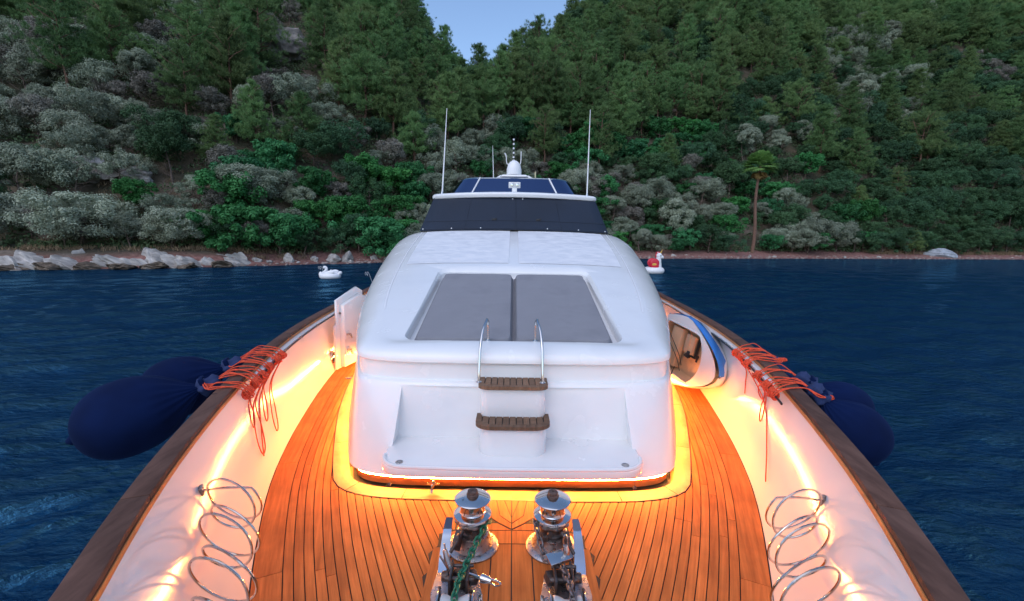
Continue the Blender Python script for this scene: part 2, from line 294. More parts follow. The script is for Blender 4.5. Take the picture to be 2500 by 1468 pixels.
class MB:
    """collects simple shapes into one mesh"""
    def __init__(s): s.v = []; s.f = []
    def add(s, v, f):
        b = len(s.v); s.v += [tuple(p) for p in v]; s.f += [tuple(b + i for i in q) for q in f]; return s
    def box(s, c, d, R=None):
        x, y, z = [k / 2 for k in d]; v = []
        for a in (-x, x):
            for b_ in (-y, y):
                for e in (-z, z):
                    p = Vector((a, b_, e)); p = (R @ p if R else p) + Vector(c); v.append(p)
        return s.add(v, [(0, 1, 3, 2), (4, 6, 7, 5), (0, 4, 5, 1), (2, 3, 7, 6), (0, 2, 6, 4), (1, 5, 7, 3)])
    def tube(s, pts, r, seg=8, closed=False, caps=True):
        v, f = tube(pts, r, seg, closed, caps); return s.add(v, f)
    def lathe(s, prof, seg=24, c=(0, 0, 0), R=None, mod=None):
        v, f = lathe(prof, seg, mod); v = [((R @ Vector(p)) if R else Vector(p)) + Vector(c) for p in v]; return s.add(v, f)
    def build(s, name, material, parent=None, smooth=True, angle=35, bevel=0, bseg=2, off=(0, 0, 0)):
        v = [tuple(np.array(p) - np.array(off)) for p in s.v]
        me = make_mesh(name, v, s.f, material)
        bm = bmesh.new(); bm.from_mesh(me)
        bmesh.ops.recalc_face_normals(bm, faces=bm.faces)
        if bevel:
            es = [e for e in bm.edges if len(e.link_faces) == 2 and e.calc_face_angle(0) > math.radians(40)]
            bmesh.ops.bevel(bm, geom=es, offset=bevel, segments=bseg, affect='EDGES', profile=0.5)
        bm.to_mesh(me); bm.free()
        if smooth:
            me.polygons.foreach_set('use_smooth', [True] * len(me.polygons)); me.set_sharp_from_angle(angle=math.radians(angle))
        return link(name, me, parent, off if off != (0, 0, 0) else None)

def tube(pts, r, seg=8, closed=False, caps=True):
    P = [Vector(p) for p in pts]; n = len(P); v = []; f = []
    rr = r if isinstance(r, (list, tuple)) else [r] * n
    up = None
    for i in range(n):
        a = P[(i - 1) % n] if (closed or i) else P[i]; b = P[(i + 1) % n] if (closed or i < n - 1) else P[i]
        t = (b - a)
        t = t.normalized() if t.length > 1e-9 else Vector((0, 0, 1))
        if up is None:
            up = t.orthogonal().normalized()
        up = (up - t * up.dot(t)); up = up.normalized() if up.length > 1e-6 else t.orthogonal().normalized()
        s = t.cross(up)
        for k in range(seg):
            a_ = 2 * math.pi * k / seg; v.append(P[i] + (up * math.cos(a_) + s * math.sin(a_)) * rr[i])
    m = n if closed else n - 1
    for i in range(m):
        for k in range(seg):
            j = (i + 1) % n
            f.append((i * seg + k, i * seg + (k + 1) % seg, j * seg + (k + 1) % seg, j * seg + k))
    if caps and not closed:
        f.append(tuple(range(seg))[::-1]); f.append(tuple((n - 1) * seg + k for k in range(seg)))
    return v, f

def lathe(prof, seg=24, mod=None):
    v = []; f = []; n = len(prof)
    for i, (r, z) in enumerate(prof):
        for k in range(seg):
            a = 2 * math.pi * k / seg; q = r * (mod(i / (n - 1), a) if mod else 1); v.append((q * math.cos(a), q * math.sin(a), z))
    for i in range(n - 1):
        for k in range(seg):
            f.append((i * seg + k, i * seg + (k + 1) % seg, (i + 1) * seg + (k + 1) % seg, (i + 1) * seg + k))
    f.append(tuple(range(seg))[::-1]); f.append(tuple((n - 1) * seg + k for k in range(seg)))
    return v, f

def catmull(pts, m=8, closed=False):
    P = [np.array(p, float) for p in pts]; n = len(P); out = []
    rngi = range(n if closed else n - 1)
    for i in rngi:
        p0 = P[(i - 1) % n] if (closed or i > 0) else 2 * P[0] - P[1]
        p1 = P[i]; p2 = P[(i + 1) % n]; p3 = P[(i + 2) % n] if (closed or i < n - 2) else 2 * P[-1] - P[-2]
        for k in range(m):
            t = k / m; out.append(0.5 * ((2 * p1) + (-p0 + p2) * t + (2 * p0 - 5 * p1 + 4 * p2 - p3) * t * t + (-p0 + 3 * p1 - 3 * p2 + p3) * t ** 3))
    if not closed: out.append(P[-1])
    return out

def grid_faces(nu, nv, wrap_u=False):
    f = []
    for i in range(nu if wrap_u else nu - 1):
        for j in range(nv - 1):
            a = i * nv + j; b = ((i + 1) % nu) * nv + j; f.append((a, b, b + 1, a + 1))
    return f

class Curve1:
    """smooth y -> value table (monotone-ish cubic)"""
    def __init__(s, pts):
        s.x = np.array([p[0] for p in pts], float); s.y = np.array([p[1] for p in pts], float)
        d = np.diff(s.y) / np.diff(s.x); m = np.zeros(len(s.x)); m[1:-1] = (d[1:] + d[:-1]) / 2; m[0] = d[0]; m[-1] = d[-1]; s.m = m
    def __call__(s, t):
        t = float(t)
        if t <= s.x[0]: return s.y[0] + s.m[0] * (t - s.x[0])
        if t >= s.x[-1]: return s.y[-1]
        i = int(np.searchsorted(s.x, t)) - 1; i = max(0, min(i, len(s.x) - 2)); h = s.x[i + 1] - s.x[i]; u = (t - s.x[i]) / h
        return float((2*u**3-3*u**2+1)*s.y[i] + (u**3-2*u**2+u)*h*s.m[i] + (-2*u**3+3*u**2)*s.y[i+1] + (u**3-u**2)*h*s.m[i+1])

def apply_bool(o, cutter_verts_faces, bevel=0.0):
    cm = make_mesh('cutter', *cutter_verts_faces)
    bm = bmesh.new(); bm.from_mesh(cm); bmesh.ops.recalc_face_normals(bm, faces=bm.faces); bm.to_mesh(cm); bm.free()
    co = bpy.data.objects.new('cutter', cm); COL.objects.link(co)
    md = o.modifiers.new('b', 'BOOLEAN'); md.operation = 'DIFFERENCE'; md.object = co; md.solver = 'EXACT'
    if bevel:
        bv = o.modifiers.new('v', 'BEVEL'); bv.width = bevel; bv.segments = 3; bv.limit_method = 'ANGLE'; bv.angle_limit = math.radians(50)
    dg = bpy.context.evaluated_depsgraph_get(); me = bpy.data.meshes.new_from_object(o.evaluated_get(dg))
    o.modifiers.clear(); old = o.data; o.data = me; bpy.data.objects.remove(co); bpy.data.meshes.remove(old)
    me.polygons.foreach_set('use_smooth', [True] * len(me.polygons)); me.set_sharp_from_angle(angle=math.radians(32))

def prism(poly, z0, z1):
    n = len(poly); v = [(x, y, z0) for x, y in poly] + [(x, y, z1) for x, y in poly]
    f = [tuple(range(n))[::-1], tuple(range(n, 2 * n))] + [(i, (i + 1) % n, n + (i + 1) % n, n + i) for i in range(n)]
    return v, f

def round_rect(x0, x1, y0, y1, r, seg=6):
    out = []
    for cx, cy_, a0 in ((x1 - r, y0 + r, -90), (x1 - r, y1 - r, 0), (x0 + r, y1 - r, 90), (x0 + r, y0 + r, 180)):
        for k in range(seg + 1):
            a = math.radians(a0 + 90 * k / seg); out.append((cx + r * math.cos(a), cy_ + r * math.sin(a)))
    return out

def view(x, y, z):
    """where a point lies in the view (only used for choosing words and tree kinds)"""
    q = cam.matrix_world.inverted() @ Vector((x, y, z)); d = -q.z
    return (1250 + 1111 * q.x / d, 734 - 1111 * q.y / d)

# ================================================================== THE SETTING
def vnoise(x, y, seed=0):
    xi = np.floor(x).astype(np.int64); yi = np.floor(y).astype(np.int64); xf = x - xi; yf = y - yi
    def h(a, b):
        n_ = (a * 374761393 + b * 668265263 + seed * 974711) & 0x7fffffff; n_ = ((n_ ^ (n_ >> 13)) * 1274126177) & 0x7fffffff
        return ((n_ ^ (n_ >> 16)) & 0xffff) / 65535.0
    u = xf * xf * (3 - 2 * xf); w = yf * yf * (3 - 2 * yf)
    return (h(xi, yi) * (1 - u) + h(xi + 1, yi) * u) * (1 - w) + (h(xi, yi + 1) * (1 - u) + h(xi + 1, yi + 1) * u) * w
def fbm(x, y, o=4, seed=0):
    s = 0; a = 0.5
    for k in range(o): s = s + a * (vnoise(x * 2 ** k, y * 2 ** k, seed + k) - 0.5); a *= 0.5
    return s

SHX = np.array([-260, -120, -80, -56.3, -46.1, -36.7, -23.2, -3.6, 26.6, 66.9, 122.4, 200, 420.]); SHY = np.array([30, 38, 44, 49.8, 53.7, 58.0, 67.4, 77.4, 90.3, 99.7, 109.4, 118, 130.])
RDX = np.array([-260, -150, -110, -92, -70, -48, -33, -18, -5, 10, 32, 70, 120, 200, 420.]); RDZ = np.array([64, 66, 56, 50, 84, 92, 68, 46, 42, 66, 104, 130, 150, 160, 160.])
def shore_y(x): return np.interp(x, SHX, SHY) + 1.2 * fbm(np.asarray(x, float) * 0.12, np.zeros_like(np.asarray(x, float)), 3, 5)
def terrain_z(x, y):
    x = np.asarray(x, float); y = np.asarray(y, float)
    s = (y - shore_y(x)) * 0.92
    rocky = np.clip((-34 - x) / 6, 0, 1)
    sb = np.where(s < 0, s * 0.22, 0)
    beach = np.minimum(s, 8) * 0.20 * (1 - rocky) + rocky * (1 - np.exp(-np.maximum(s, 0) / 1.4)) * 2.1
    beach = np.where(s < 0, sb, beach)
    h = np.maximum(s - 8, 0) * np.interp(x, [-120, -40, 0, 40, 110], [.84, .92, .90, 1.05, 1.12])
    R = np.interp(x, RDX, RDZ)
    h = h / (1 + (h / R) ** 5) ** 0.2
    bump = fbm(x * 0.035, y * 0.035, 4, 11) * 16 * np.clip((s - 10) / 30, 0, 1) + fbm(x * 0.3, y * 0.3, 3, 21) * 1.6 * np.clip((s - 5) / 10, 0, 1)
    return WZ + beach + h + bump

# terrain sheet
def build_terrain():
    xs = np.concatenate([np.arange(-260, -120, 6.0), np.arange(-120, 170, 1.5), np.arange(170, 421, 8.0)]); 
    ts = np.concatenate([np.arange(-14, 30, 0.9), np.arange(30, 120, 2.0), np.arange(120, 420, 9.0)])
    X, T = np.meshgrid(xs, ts, indexing='ij'); Y = shore_y(X) + T; Z = terrain_z(X, Y)
    v = np.stack([X, Y, Z], -1).reshape(-1, 3); nv = len(ts)
    i, j = np.meshgrid(np.arange(len(xs) - 1), np.arange(nv - 1), indexing='ij'); a = (i * nv + j).ravel()
    f = np.stack([a, a + nv, a + nv + 1, a + 1], -1)
    o = link('hillside', make_mesh('hillside', v, f, M['terrain'], smooth=True)); tag(o, 'steep wooded hillside with a narrow reddish beach at its foot', kind='structure')
build_terrain()

def build_water():
    r = [0.0]; q = 0.6
    while q < 3000: r.append(q); q *= 1.0115 if q < 160 else 1.09
    r = np.array(r); th = np.concatenate([np.radians(np.linspace(-68, 68, 560)), np.radians(np.linspace(72, 288, 70))])
    R, T = np.meshgrid(r, th, indexing='ij'); X = R * np.sin(T); Y = R * np.cos(T) - 0.5
    wr = np.random.default_rng(3); Z = np.zeros_like(X)
    for k in range(46):
        lam = 0.45 * (1.085 ** k) if k < 30 else wr.uniform(0.8, 5.5); a = 0.0088 * min(lam, 1.6) ** 0.8 * wr.uniform(.5, 1.2)
        d = wr.normal(-1.15, 0.50); kx, ky = math.cos(d) * 2 * math.pi / lam, math.sin(d) * 2 * math.pi / lam
        cell = R * 0.0115; fade = np.clip((lam / (cell + 1e-6) - 3) / 3, 0, 1)
        ph = kx * X + ky * Y + wr.uniform(0, 6.28) + 1.6 * fbm(X * 0.25, Y * 0.25, 2, k)
        s = np.sin(ph); Z += a * fade * (s + 0.25 * np.cos(2 * ph))
    Z *= 0.85 + 1.1 * fbm(X * 0.09, Y * 0.09, 3, 77)
    Z = Z * (R < 400) * 1.25 + WZ
    v = np.stack([X, Y, Z], -1).reshape(-1, 3); n = len(th)
    i, j = np.meshgrid(np.arange(len(r) - 1), np.arange(n), indexing='ij'); a = (i * n + j).ravel(); b = (i * n + (j + 1) % n).ravel()
    f = np.stack([a, a + n, b + n, b], -1)
    f = f[:, ::-1].copy()
    me = make_mesh('water', v, f, M['water'], smooth=True)
    bm = bmesh.new(); bm.from_mesh(me); bmesh.ops.remove_doubles(bm, verts=bm.verts, dist=1e-5); bm.normal_update()
    if sum(fc.normal.z for fc in list(bm.faces)[:200]) < 0: bmesh.ops.reverse_faces(bm, faces=bm.faces)
    bm.to_mesh(me); bm.free()
    o = link('water', me); tag(o, 'dark blue rippled sea water of the cove', kind='structure')
build_water()

# ------------------------------------------------------------------ rocks
def rock_mesh(name, seed, sub=3, flat=0.7, rough=0.35, facets=9, material=None, slant=0.0, strata=0.035):
    bm = bmesh.new(); bmesh.ops.create_icosphere(bm, subdivisions=sub, radius=1.0); r = random.Random(seed)
    planes = [(Vector((r.gauss(0, 1), r.gauss(0, 1), r.gauss(0, 0.8))).normalized(), r.uniform(0.45, 0.85)) for _ in range(facets)]
    for v in bm.verts:
        p = v.co.copy()
        for nrm, d in planes:
            q = p.dot(nrm)
            if q > d: p -= nrm * (q - d) * 0.93
        p += p.normalized() * rough * 0.35 * mnoise.fractal(p * 1.7 + Vector((seed, 0, 0)), 1.0, 2.0, 5)
        lay = math.sin((p.z * 1.0 + p.x * slant + 0.3 * mnoise.noise(p * 2 + Vector((seed, 3, 0)))) * 11) * strata + (abs(mnoise.noise(p * 3.1 + Vector((0, seed, 0)))) - .2) * strata * 1.5
        p += p.normalized() * lay
        v.co = Vector((p.x, p.y, p.z * flat))
    me = bpy.data.meshes.new(name); bm.to_mesh(me); bm.free(); me.materials.append(material or M['rock']); return me

LEDGE = [rock_mesh('ledge_rock', 40 + k, 5, 0.72, 0.30, 13, slant=1.6, strata=0.05) for k in range(5)]
BOULD = [rock_mesh('boulder', 60 + k, 3, 0.72, 0.35, 9) for k in range(4)]
ord_words = ['first', 'second', 'third', 'fourth', 'fifth', 'sixth', 'seventh', 'eighth', 'ninth', 'tenth', 'eleventh', 'twelfth', 'thirteenth', 'fourteenth', 'fifteenth', 'sixteenth', 'seventeenth', 'eighteenth']
def ledge(i, x, off, sx, sy, sz, rz, tilt, look, zup=0.2):
    y = float(shore_y(np.array(x))) + off
    o = link('ledge_rock', LEDGE[i % 5], None, (x, y, WZ + zup), (tilt[0], tilt[1], rz)); o.scale = (sx * 1.65, sy, sz * .82)
    tag(o, look, 'rock', 'white rocks of the shore ledge')
_lg = [(-69, 1.6, 5.4, 3.2, 3.0), (-61.5, 1.4, 5.2, 3.0, 2.7), (-56.8, 1.3, 3.2, 2.5, 2.9), (-53.9, 1.4, 2.9, 2.3, 2.1), (-51.8, 2.6, 1.4, 1.2, 3.6), (-50.3, 1.2, 2.9, 2.1, 2.3), (-48.0, 1.5, 2.6, 2.1, 2.6),
       (-45.9, 1.2, 2.7, 2.2, 2.3), (-43.8, 1.8, 2.4, 2.1, 3.0), (-41.9, 1.1, 2.4, 1.9, 2.2), (-40.1, 1.6, 2.3, 2.0, 2.5), (-38.7, 1.2, 1.6, 1.5, 1.9), (-37.2, 3.0, 2.4, 1.6, 3.2), (-36.0, 1.3, 1.7, 1.5, 1.6)]
_ln = ['long low white rock running out of the frame edge', 'broad white ledge rock at the left end of the shore', 'white slanted slab at the left end of the rock ledge', 'low white ledge rock left of the upright slab',
       'pale upright diamond shaped slab standing on the ledge', 'low broken rock right of the upright diamond slab', 'slanted white slab with dark cracks near the upright slab', 'tilted striped rock in the middle of the ledge',
       'tall slanted white rock in the middle of the ledge', 'low striped rock right of the tall slanted one', 'bright white slab near the right end of the ledge', 'small square white rock before the jagged outcrop',
       'jagged grey white outcrop rising behind the ledge', 'last low rock where the ledge meets the red beach']
for k, ((x, off, sx, sy, sz), nm) in enumerate(zip(_lg, _ln)):
    ledge(k, x, off, sx, sy, sz, 0.25 + 0.3 * math.sin(k * 2.1), (0.12 * math.sin(k), 0.35 + 0.1 * math.cos(k * 1.7)), nm, 0.0)
for k in range(12):
    x = -70 + k * 3.0; y = float(shore_y(np.array(x))) + 0.1
    me = LEDGE[(k + 2) % 5].copy(); me.materials[0] = M['rock_base']; o = link('base_rock', me, None, (x, y, WZ + 0.15), (0, .1, .2 * k)); o.scale = (2.6, 1.5, 0.95)
    tag(o, 'brown wet rock at the foot of the white ledge, ' + ord_words[k] + ' from left', 'rock', 'brown wet rocks at the foot of the ledge')
def boulder(i, x, off, s, look, m=None, sc=(1, 0.8, 0.8), name='boulder'):
    y = float(shore_y(np.array(x))) + off; z = float(terrain_z(x, y))
    me = BOULD[i % 4]
    if m: me = me.copy(); me.materials[0] = m
    o = link(name, me, None, (x, y, z + 0.12 * s), (0.1 * i, 0.2 * math.sin(i * 3), i * 1.3)); o.scale = (s * sc[0], s * sc[1], s * sc[2])
    tag(o, look, 'boulder', 'boulders along the beach')
_b = [(-34.6, 2.4, 1.0, 'rounded pale boulder just right of the rock ledge'), (-33.2, 1.9, 0.7, 'small cracked boulder on the red shingle near the ledge'), (-31.6, 2.6, 1.1, 'flat pale boulder between ledge and tall beach rock'),
      (-30.0, 1.2, 0.5, 'low wet stone block at the waterline'), (-28.6, 2.2, 0.8, 'pale block lying left of the tall beach rock'), (-26.5, 1.8, 1.25, 'wide white boulder leaning on the tall beach rock'),
      (-24.9, 2.1, 1.5, 'tallest white pointed rock on the left beach'), (-24.0, 0.6, 0.5, 'small wet rock in front of the tall pointed one'), (-21.6, 2.5, 0.75, 'pale stone heap right of the tall pointed rock'),
      (-20.0, 2.4, 0.6, 'small white boulder above the swan float'), (-13.2, 1.0, 0.8, 'flat rock at the waterline near the cabin side'), (-11.0, 2.6, 0.55, 'white flat stone on the beach by the cabin edge'),
      (33.0, 2.2, 0.75, 'white stone right of the unicorn float'), (50.0, 1.0, 0.9, 'whitish rock at the waterline left of the palm'), (56.5, 1.4, 0.7, 'pale rock in the shallows below the palm'), (74.0, 1.0, 0.8, 'grey rock at the waterline right of the palm'), (83.0, 1.2, 0.7, 'small rock below the grey olive thicket')]
for k, (x, off, s, nm) in enumerate(_b): boulder(k, x, off, s * (1 if 'tall' in nm else .78), nm, sc=(1, .8, 1.2) if 'tall' in nm else (1, .8, .75))
boulder(2, 101.5, 3.2, 3.6, 'big bluish grey boulder on the beach at far right', M['rock_blue'], (1.0, 0.7, 0.52))
# bare limestone crag high on the hill and rocky cuts low on the left
def crag(name, u, dist, size, seed, look, m=None):
    # u: direction (x over y), dist: distance along y
    x, y = u * dist, dist; z = float(terrain_z(x, y))
    o = link(name, rock_mesh(name, seed, 5, 0.9, 0.8, 12, m, slant=0.4), None, (x, y, z + size[2] * 0.30), (0.25, 0.1, 0.4)); o.scale = size
    tag(o, look, 'rock', None); return o
crag('rock_crag', -0.480, 111, (6.0, 3.2, 5.8), 307, 'bare grey white crag showing through the trees high on the left', M['rock_crag'])
crag('rock_outcrop', -0.90, 69, (6.0, 2.5, 2.6), 302, 'pale broken rock band on the lower slope above the ledge')
crag('rock_outcrop', -1.03, 68, (5.0, 2.5, 2.6), 303, 'reddish weathered rock face low on the slope at the left edge')
crag('rock_outcrop', -0.80, 70, (2.5, 1.5, 2.0), 304, 'small pale rock face right of the broken rock band')
crag('rock_outcrop', 0.535, 133, (2.8, 1.6, 1.8), 305, 'small white rock showing among bushes above the palm')

# countless shingle stones
def build_shingle():
    r = np.random.default_rng(5); base = rock_mesh('t', 9, 1, 0.5, 0.3, 5); bv = np.array([v.co[:] for v in base.vertices]); bf = np.array([p.vertices[:] for p in base.polygons]); bpy.data.meshes.remove(base)
    V = []; F = []
    for k in range(1500):
        x = r.uniform(-34, 125); off = abs(r.normal(0.6, 1.6)) - 0.3; y = float(shore_y(np.array(x))) + off; z = float(terrain_z(x, y)); s = r.uniform(0.08, 0.26) if r.random() > 0.06 else r.uniform(.3, .6)
        a = r.uniform(0, 6.28); c, q = math.cos(a), math.sin(a); w = bv * s * np.array([1, .7, .8]); w = np.stack([w[:, 0] * c - w[:, 1] * q + x, w[:, 0] * q + w[:, 1] * c + y, w[:, 2] + z + s * .1], -1)
        F.append(bf + len(V) * len(bv)); V.append(w)
    o = link('shingle', make_mesh('shingle', np.concatenate(V), np.concatenate(F), M['stone'])); tag(o, 'loose shingle stones scattered along the red beach', kind='stuff')
build_shingle()

# ------------------------------------------------------------------ foliage generators
def leaves(C, N, ln, wd, r, jitter=0.6, bend=None):
    """diamond leaves at C facing N"""
    n = len(C); N = N + r.normal(0, jitter, (n, 3)); N /= np.linalg.norm(N, axis=1, keepdims=True) + 1e-9
    T = r.normal(0, 1, (n, 3)); T -= N * (T * N).sum(1, keepdims=True); T /= np.linalg.norm(T, axis=1, keepdims=True) + 1e-9
    B = np.cross(N, T); L = (ln * r.uniform(0.6, 1.3, n))[:, None]; W = (wd * r.uniform(0.6, 1.3, n))[:, None]
    V = np.stack([C - T * L, C - B * W, C + T * L, C + B * W], 1).reshape(-1, 3)
    return V, np.arange(4 * n).reshape(n, 4)

def rand_dirs(n, r, up=0.0):
    d = r.normal(0, 1, (n, 3)); d[:, 2] += up; return d / np.linalg.norm(d, axis=1, keepdims=True)

def puff_crown(r, H, W, npuff, pr, per, ln, wd, base=0.25, flatten=1.0, jitter=0.6, lump=4):
    C = []; NN = []
    lobes = [(r.uniform(-.5, .5) * W, r.uniform(-.5, .5) * W, H * r.uniform(.55, .82), r.uniform(.35, .6) * W) for _ in range(lump)]
    for k in range(npuff):
        lx, ly, lz, lr = lobes[k % lump]; d = rand_dirs(1, r, 0.35)[0]; q = r.uniform(0.75, 1.05)
        p = np.array([lx + d[0] * lr * q, ly + d[1] * lr * q, max(base * H, lz + d[2] * lr * q * flatten)])
        p[2] = min(p[2], H)
        rad = pr * r.uniform(0.6, 1.3); dd = rand_dirs(per, r, 0.3); dist = rad * r.uniform(0.45, 1.05, per)[:, None]
        C.append(p + dd * dist * np.array([1, 1, 0.75])); NN.append(dd + np.array([0, 0, 0.4]))
    return leaves(np.concatenate(C), np.concatenate(NN), ln, wd, r, jitter)

def needles(C, D, per, ln, wd, r, spread=0.6):
    n = len(C) * per; C = np.repeat(C, per, 0); D = np.repeat(D, per, 0) + r.normal(0, spread, (n, 3)); D /= np.linalg.norm(D, axis=1, keepdims=True)
    S = np.cross(D, r.normal(0, 1, (n, 3))); S /= np.linalg.norm(S, axis=1, keepdims=True) + 1e-9
    L = (ln * r.uniform(.6, 1.25, n))[:, None]; C = C + r.normal(0, 0.12, (n, 3))
    V = np.stack([C - S * wd, C + S * wd, C + D * L], 1).reshape(-1, 3)
    return V, np.arange(3 * n).reshape(n, 3)

def limb_mesh(r, H, rad, nl, reach, material, lean=0.1, start=0.25, gnarl=0.2, seg=6):
    b = MB(); top = np.array([r.normal(0, lean) * H, r.normal(0, lean) * H, H * 0.85]); p = [np.zeros(3) + np.array([0, 0, -0.8])]
    for k in range(1, 6):
        t = k / 5; p.append(top * np.array([t, t, 1]) * np.array([1, 1, t]) + np.append(r.normal(0, gnarl * rad * 2, 2), 0))
    b.tube(p, [rad * (1 - 0.75 * k / 5) for k in range(6)], seg)
    for k in range(nl):
        t = r.uniform(start, 0.95); q = top * np.array([t, t, t]); a = r.uniform(0, 6.28); L = reach * r.uniform(.5, 1)
        e = q + np.array([math.cos(a) * L, math.sin(a) * L, L * r.uniform(.25, .8)]); m = (q + e) / 2 + r.normal(0, .12 * L, 3)
        b.tube([q, m, e], [rad * .35, rad * .22, rad * .08], 5)
    me = make_mesh('trunk', b.v, b.f, material, smooth=True); return me

rt = np.random.default_rng(21)
KIND = {}
def reg(kind, trunk, VF, material, H, adj):
    KIND.setdefault(kind, []).append((trunk, make_mesh('crown', VF[0], VF[1], material), H, adj))
# grey-green olives and maquis: H ~5
for adj, H, W, npf, pr, lump in (('round', 6.0, 4.4, 70, .85, 5), ('wide', 5.6, 6.0, 86, .9, 7), ('upright', 7.4, 3.8, 72, .8, 5), ('ragged', 6.2, 5.0, 60, .8, 7), ('lumpy', 5.2, 5.0, 66, .95, 4)):
    reg('olive_tree', limb_mesh(rt, H * .75, .20, 12, W * .45, M['bark'], .12, .15), puff_crown(rt, H, W, npf, pr, 200, .15, .055, .18, .8, .45), M['f_olive'], H, adj)
for adj, H, W, npf, pr, lump in (('ragged', 5.6, 4.6, 58, .75, 7), ('upright', 6.4, 3.6, 62, .75, 5), ('low', 4.0, 5.0, 64, .8, 6)):
    reg('maquis_bush', limb_mesh(rt, H * .75, .16, 18, W * .5, M['bark'], .15, .1), puff_crown(rt, H, W, npf, pr, 190, .14, .05, .15, .8, .45), M['f_twig'], H, adj)
# Turkish pines: layered, feathery
def pine_crown(r, H, W, lay, conical, gap=0.0):
    C = []; D = []
    for k in range(lay):
        t = (k + r.uniform(-.3, .3)) / lay; z = H * (0.24 + 0.76 * t); reach = W * ((1 - t) ** conical * 0.95 + 0.12) * (0.55 + .45 * min(1, t * 5 + .4))
        for j in range(r.integers(5, 8)):
            if r.random() < gap: continue
            a = r.uniform(0, 6.28); L = reach * r.uniform(.6, 1.12); up = r.uniform(-.05, .4)
            nt = max(4, int(L / .36))
            for q in range(nt):
                s = (q + 1) / nt
                if s < .25: continue
                wob = r.normal(0, .20 * L * s * .8, 3); p = np.array([math.cos(a) * L * s, math.sin(a) * L * s, z + L * s * up - .1 * L * s * s]) + wob * np.array([1, 1, .35])
                C.append(p); D.append([math.cos(a) * .5, math.sin(a) * .5, .7])
    for q in range(8): C.append(np.array([r.normal(0, .15), r.normal(0, .15), H * (1 - .02 * q)])); D.append([0, 0, 1])
    return needles(np.array(C), np.array(D), 34, .60, .030, r, .7)
for adj, H, W, lay, con, gap in (('tall', 16.0, 4.4, 24, .55, .05), ('broad', 12.5, 5.4, 17, .42, .08), ('conical', 13.5, 4.4, 21, .75, .0), ('open', 15.0, 5.2, 18, .5, .25), ('young', 8.5, 3.4, 15, .65, .0)):
    reg('pine_tree', limb_mesh(rt, H * 1.05, .24, 22, W * .75, M['bark_red'], .02, .2, .3), pine_crown(rt, H, W, lay, con, gap), M['f_pine'], H, adj)
# fresh green broadleaf (fig, carob)
for adj, H, W, npf, pr in (('dense', 5.0, 4.6, 62, .8), ('spreading', 4.2, 5.4, 70, .75), ('domed', 5.6, 4.0, 60, .8)):
    reg('fig_tree', limb_mesh(rt, H * .7, .16, 12, W * .4, M['bark'], .1, .1), puff_crown(rt, H, W, npf, pr, 120, .17, .125, .08, .9, .45, 5), M['f_fig'], H, adj)
# dark evergreen oak, laurel
for adj, H, W, npf, pr in (('dense', 6.5, 4.6, 75, .85), ('bushy', 5.0, 5.0, 75, .8), ('tall', 8.0, 4.0, 80, .85)):
    reg('evergreen_oak', limb_mesh(rt, H * .8, .2, 12, W * .4, M['bark'], .1, .15), puff_crown(rt, H, W, npf, pr, 160, .135, .075, .15, .9, .6, 6), M['f_oak'], H, adj)

# which kinds grow where, read off the photograph as a coarse map: rows from the beach up, columns from left to right
GROW = [ # columns follow the direction of view, ten steps; rows follow the height of view, six steps from the ridge down
 'opdp oopp ppmp pppp ppdp pppd pppd ppdp pppo pdpp',
 'opmo opmp ppmp pppp ppdp ppdp pppd ppdp oopd pddm',
 'mooo pmop ompp pppo pppd pppp pppp pdpd odpo ppdd',
 'omdo oodm popf podm oopd fpfd fpfd ddop ddpd pddd',
 'ogmd dofd omfd mdof omof ofmf dmfo ddof ddpd dddd',
 'omfd foof ofdm fodf oofo ofmf omdf oodf fddd dddd']
GROW = [r_.split() for r_ in GROW]
K = {'o': 'olive_tree', 'p': 'pine_tree', 'f': 'fig_tree', 'b': 'fig_tree', 'd': 'evergreen_oak', 'm': 'maquis_bush', 'g': 'olive_tree'}
spots = []
r = np.random.default_rng(33)
def spread_spots():
    out = []; cell = {}
    for k in range(80000):
        v_ = r.random(); s = 5.0 + 190 * v_ ** 1.3; x = r.uniform(-130, 270)
        y = float(shore_y(np.array(x))) + s
        if abs(x) / y > 1.28: continue
        z = float(terrain_z(x, y)); u, w = view(x, y, z + 3)
        if not (-60 < u < 2560) or w < -230 or w > 640: continue
        d = math.hypot(x, y)
        gap = 3.0 + s * 0.024
        row = min(5, max(0, int(w // 100))); colm = min(9, max(0, int(u // 250)))
        kd = K[GROW[row][colm][r.integers(0, 4)]]
        if kd == 'pine_tree': gap = max(4.2, gap * 1.1)
        gx, gy = int(x // 6), int(y // 6); ok = True
        for a in (-1, 0, 1):
            for b in (-1, 0, 1):
                for (px_, py_, g_) in cell.get((gx + a, gy + b), ()):
                    if (px_ - x) ** 2 + (py_ - y) ** 2 < ((gap + g_) / 2) ** 2: ok = False
        if not ok: continue
        # keep the crag, the rock cuts and the palm clear
        if 630 < u < 790 and 60 < w < (300 if kd == 'pine_tree' else 190) and d < 138 and s > 20: continue
        if u < 460 and 375 < w < 500 and s > 14 and r.random() < 0.62: continue
        if 1800 < u < 1880 and s < 14: continue
        if s < 7 and x < -34: continue
        cell.setdefault((gx, gy), []).append((x, y, gap)); out.append((x, y, z, u, w, s, kd, d))
    return out
spots = spread_spots()

def visible_budget(sp):
    # 300 per kind at most: the nearest (largest in view); the rest become one far mass per kind
    keep = []; rest = []
    for kd in KIND:
        L = sorted([q for q in sp if q[6] == kd], key=lambda q: q[7]); keep += L[:298]; rest += L[298:]
    return keep, rest
keep, rest = visible_budget(spots)

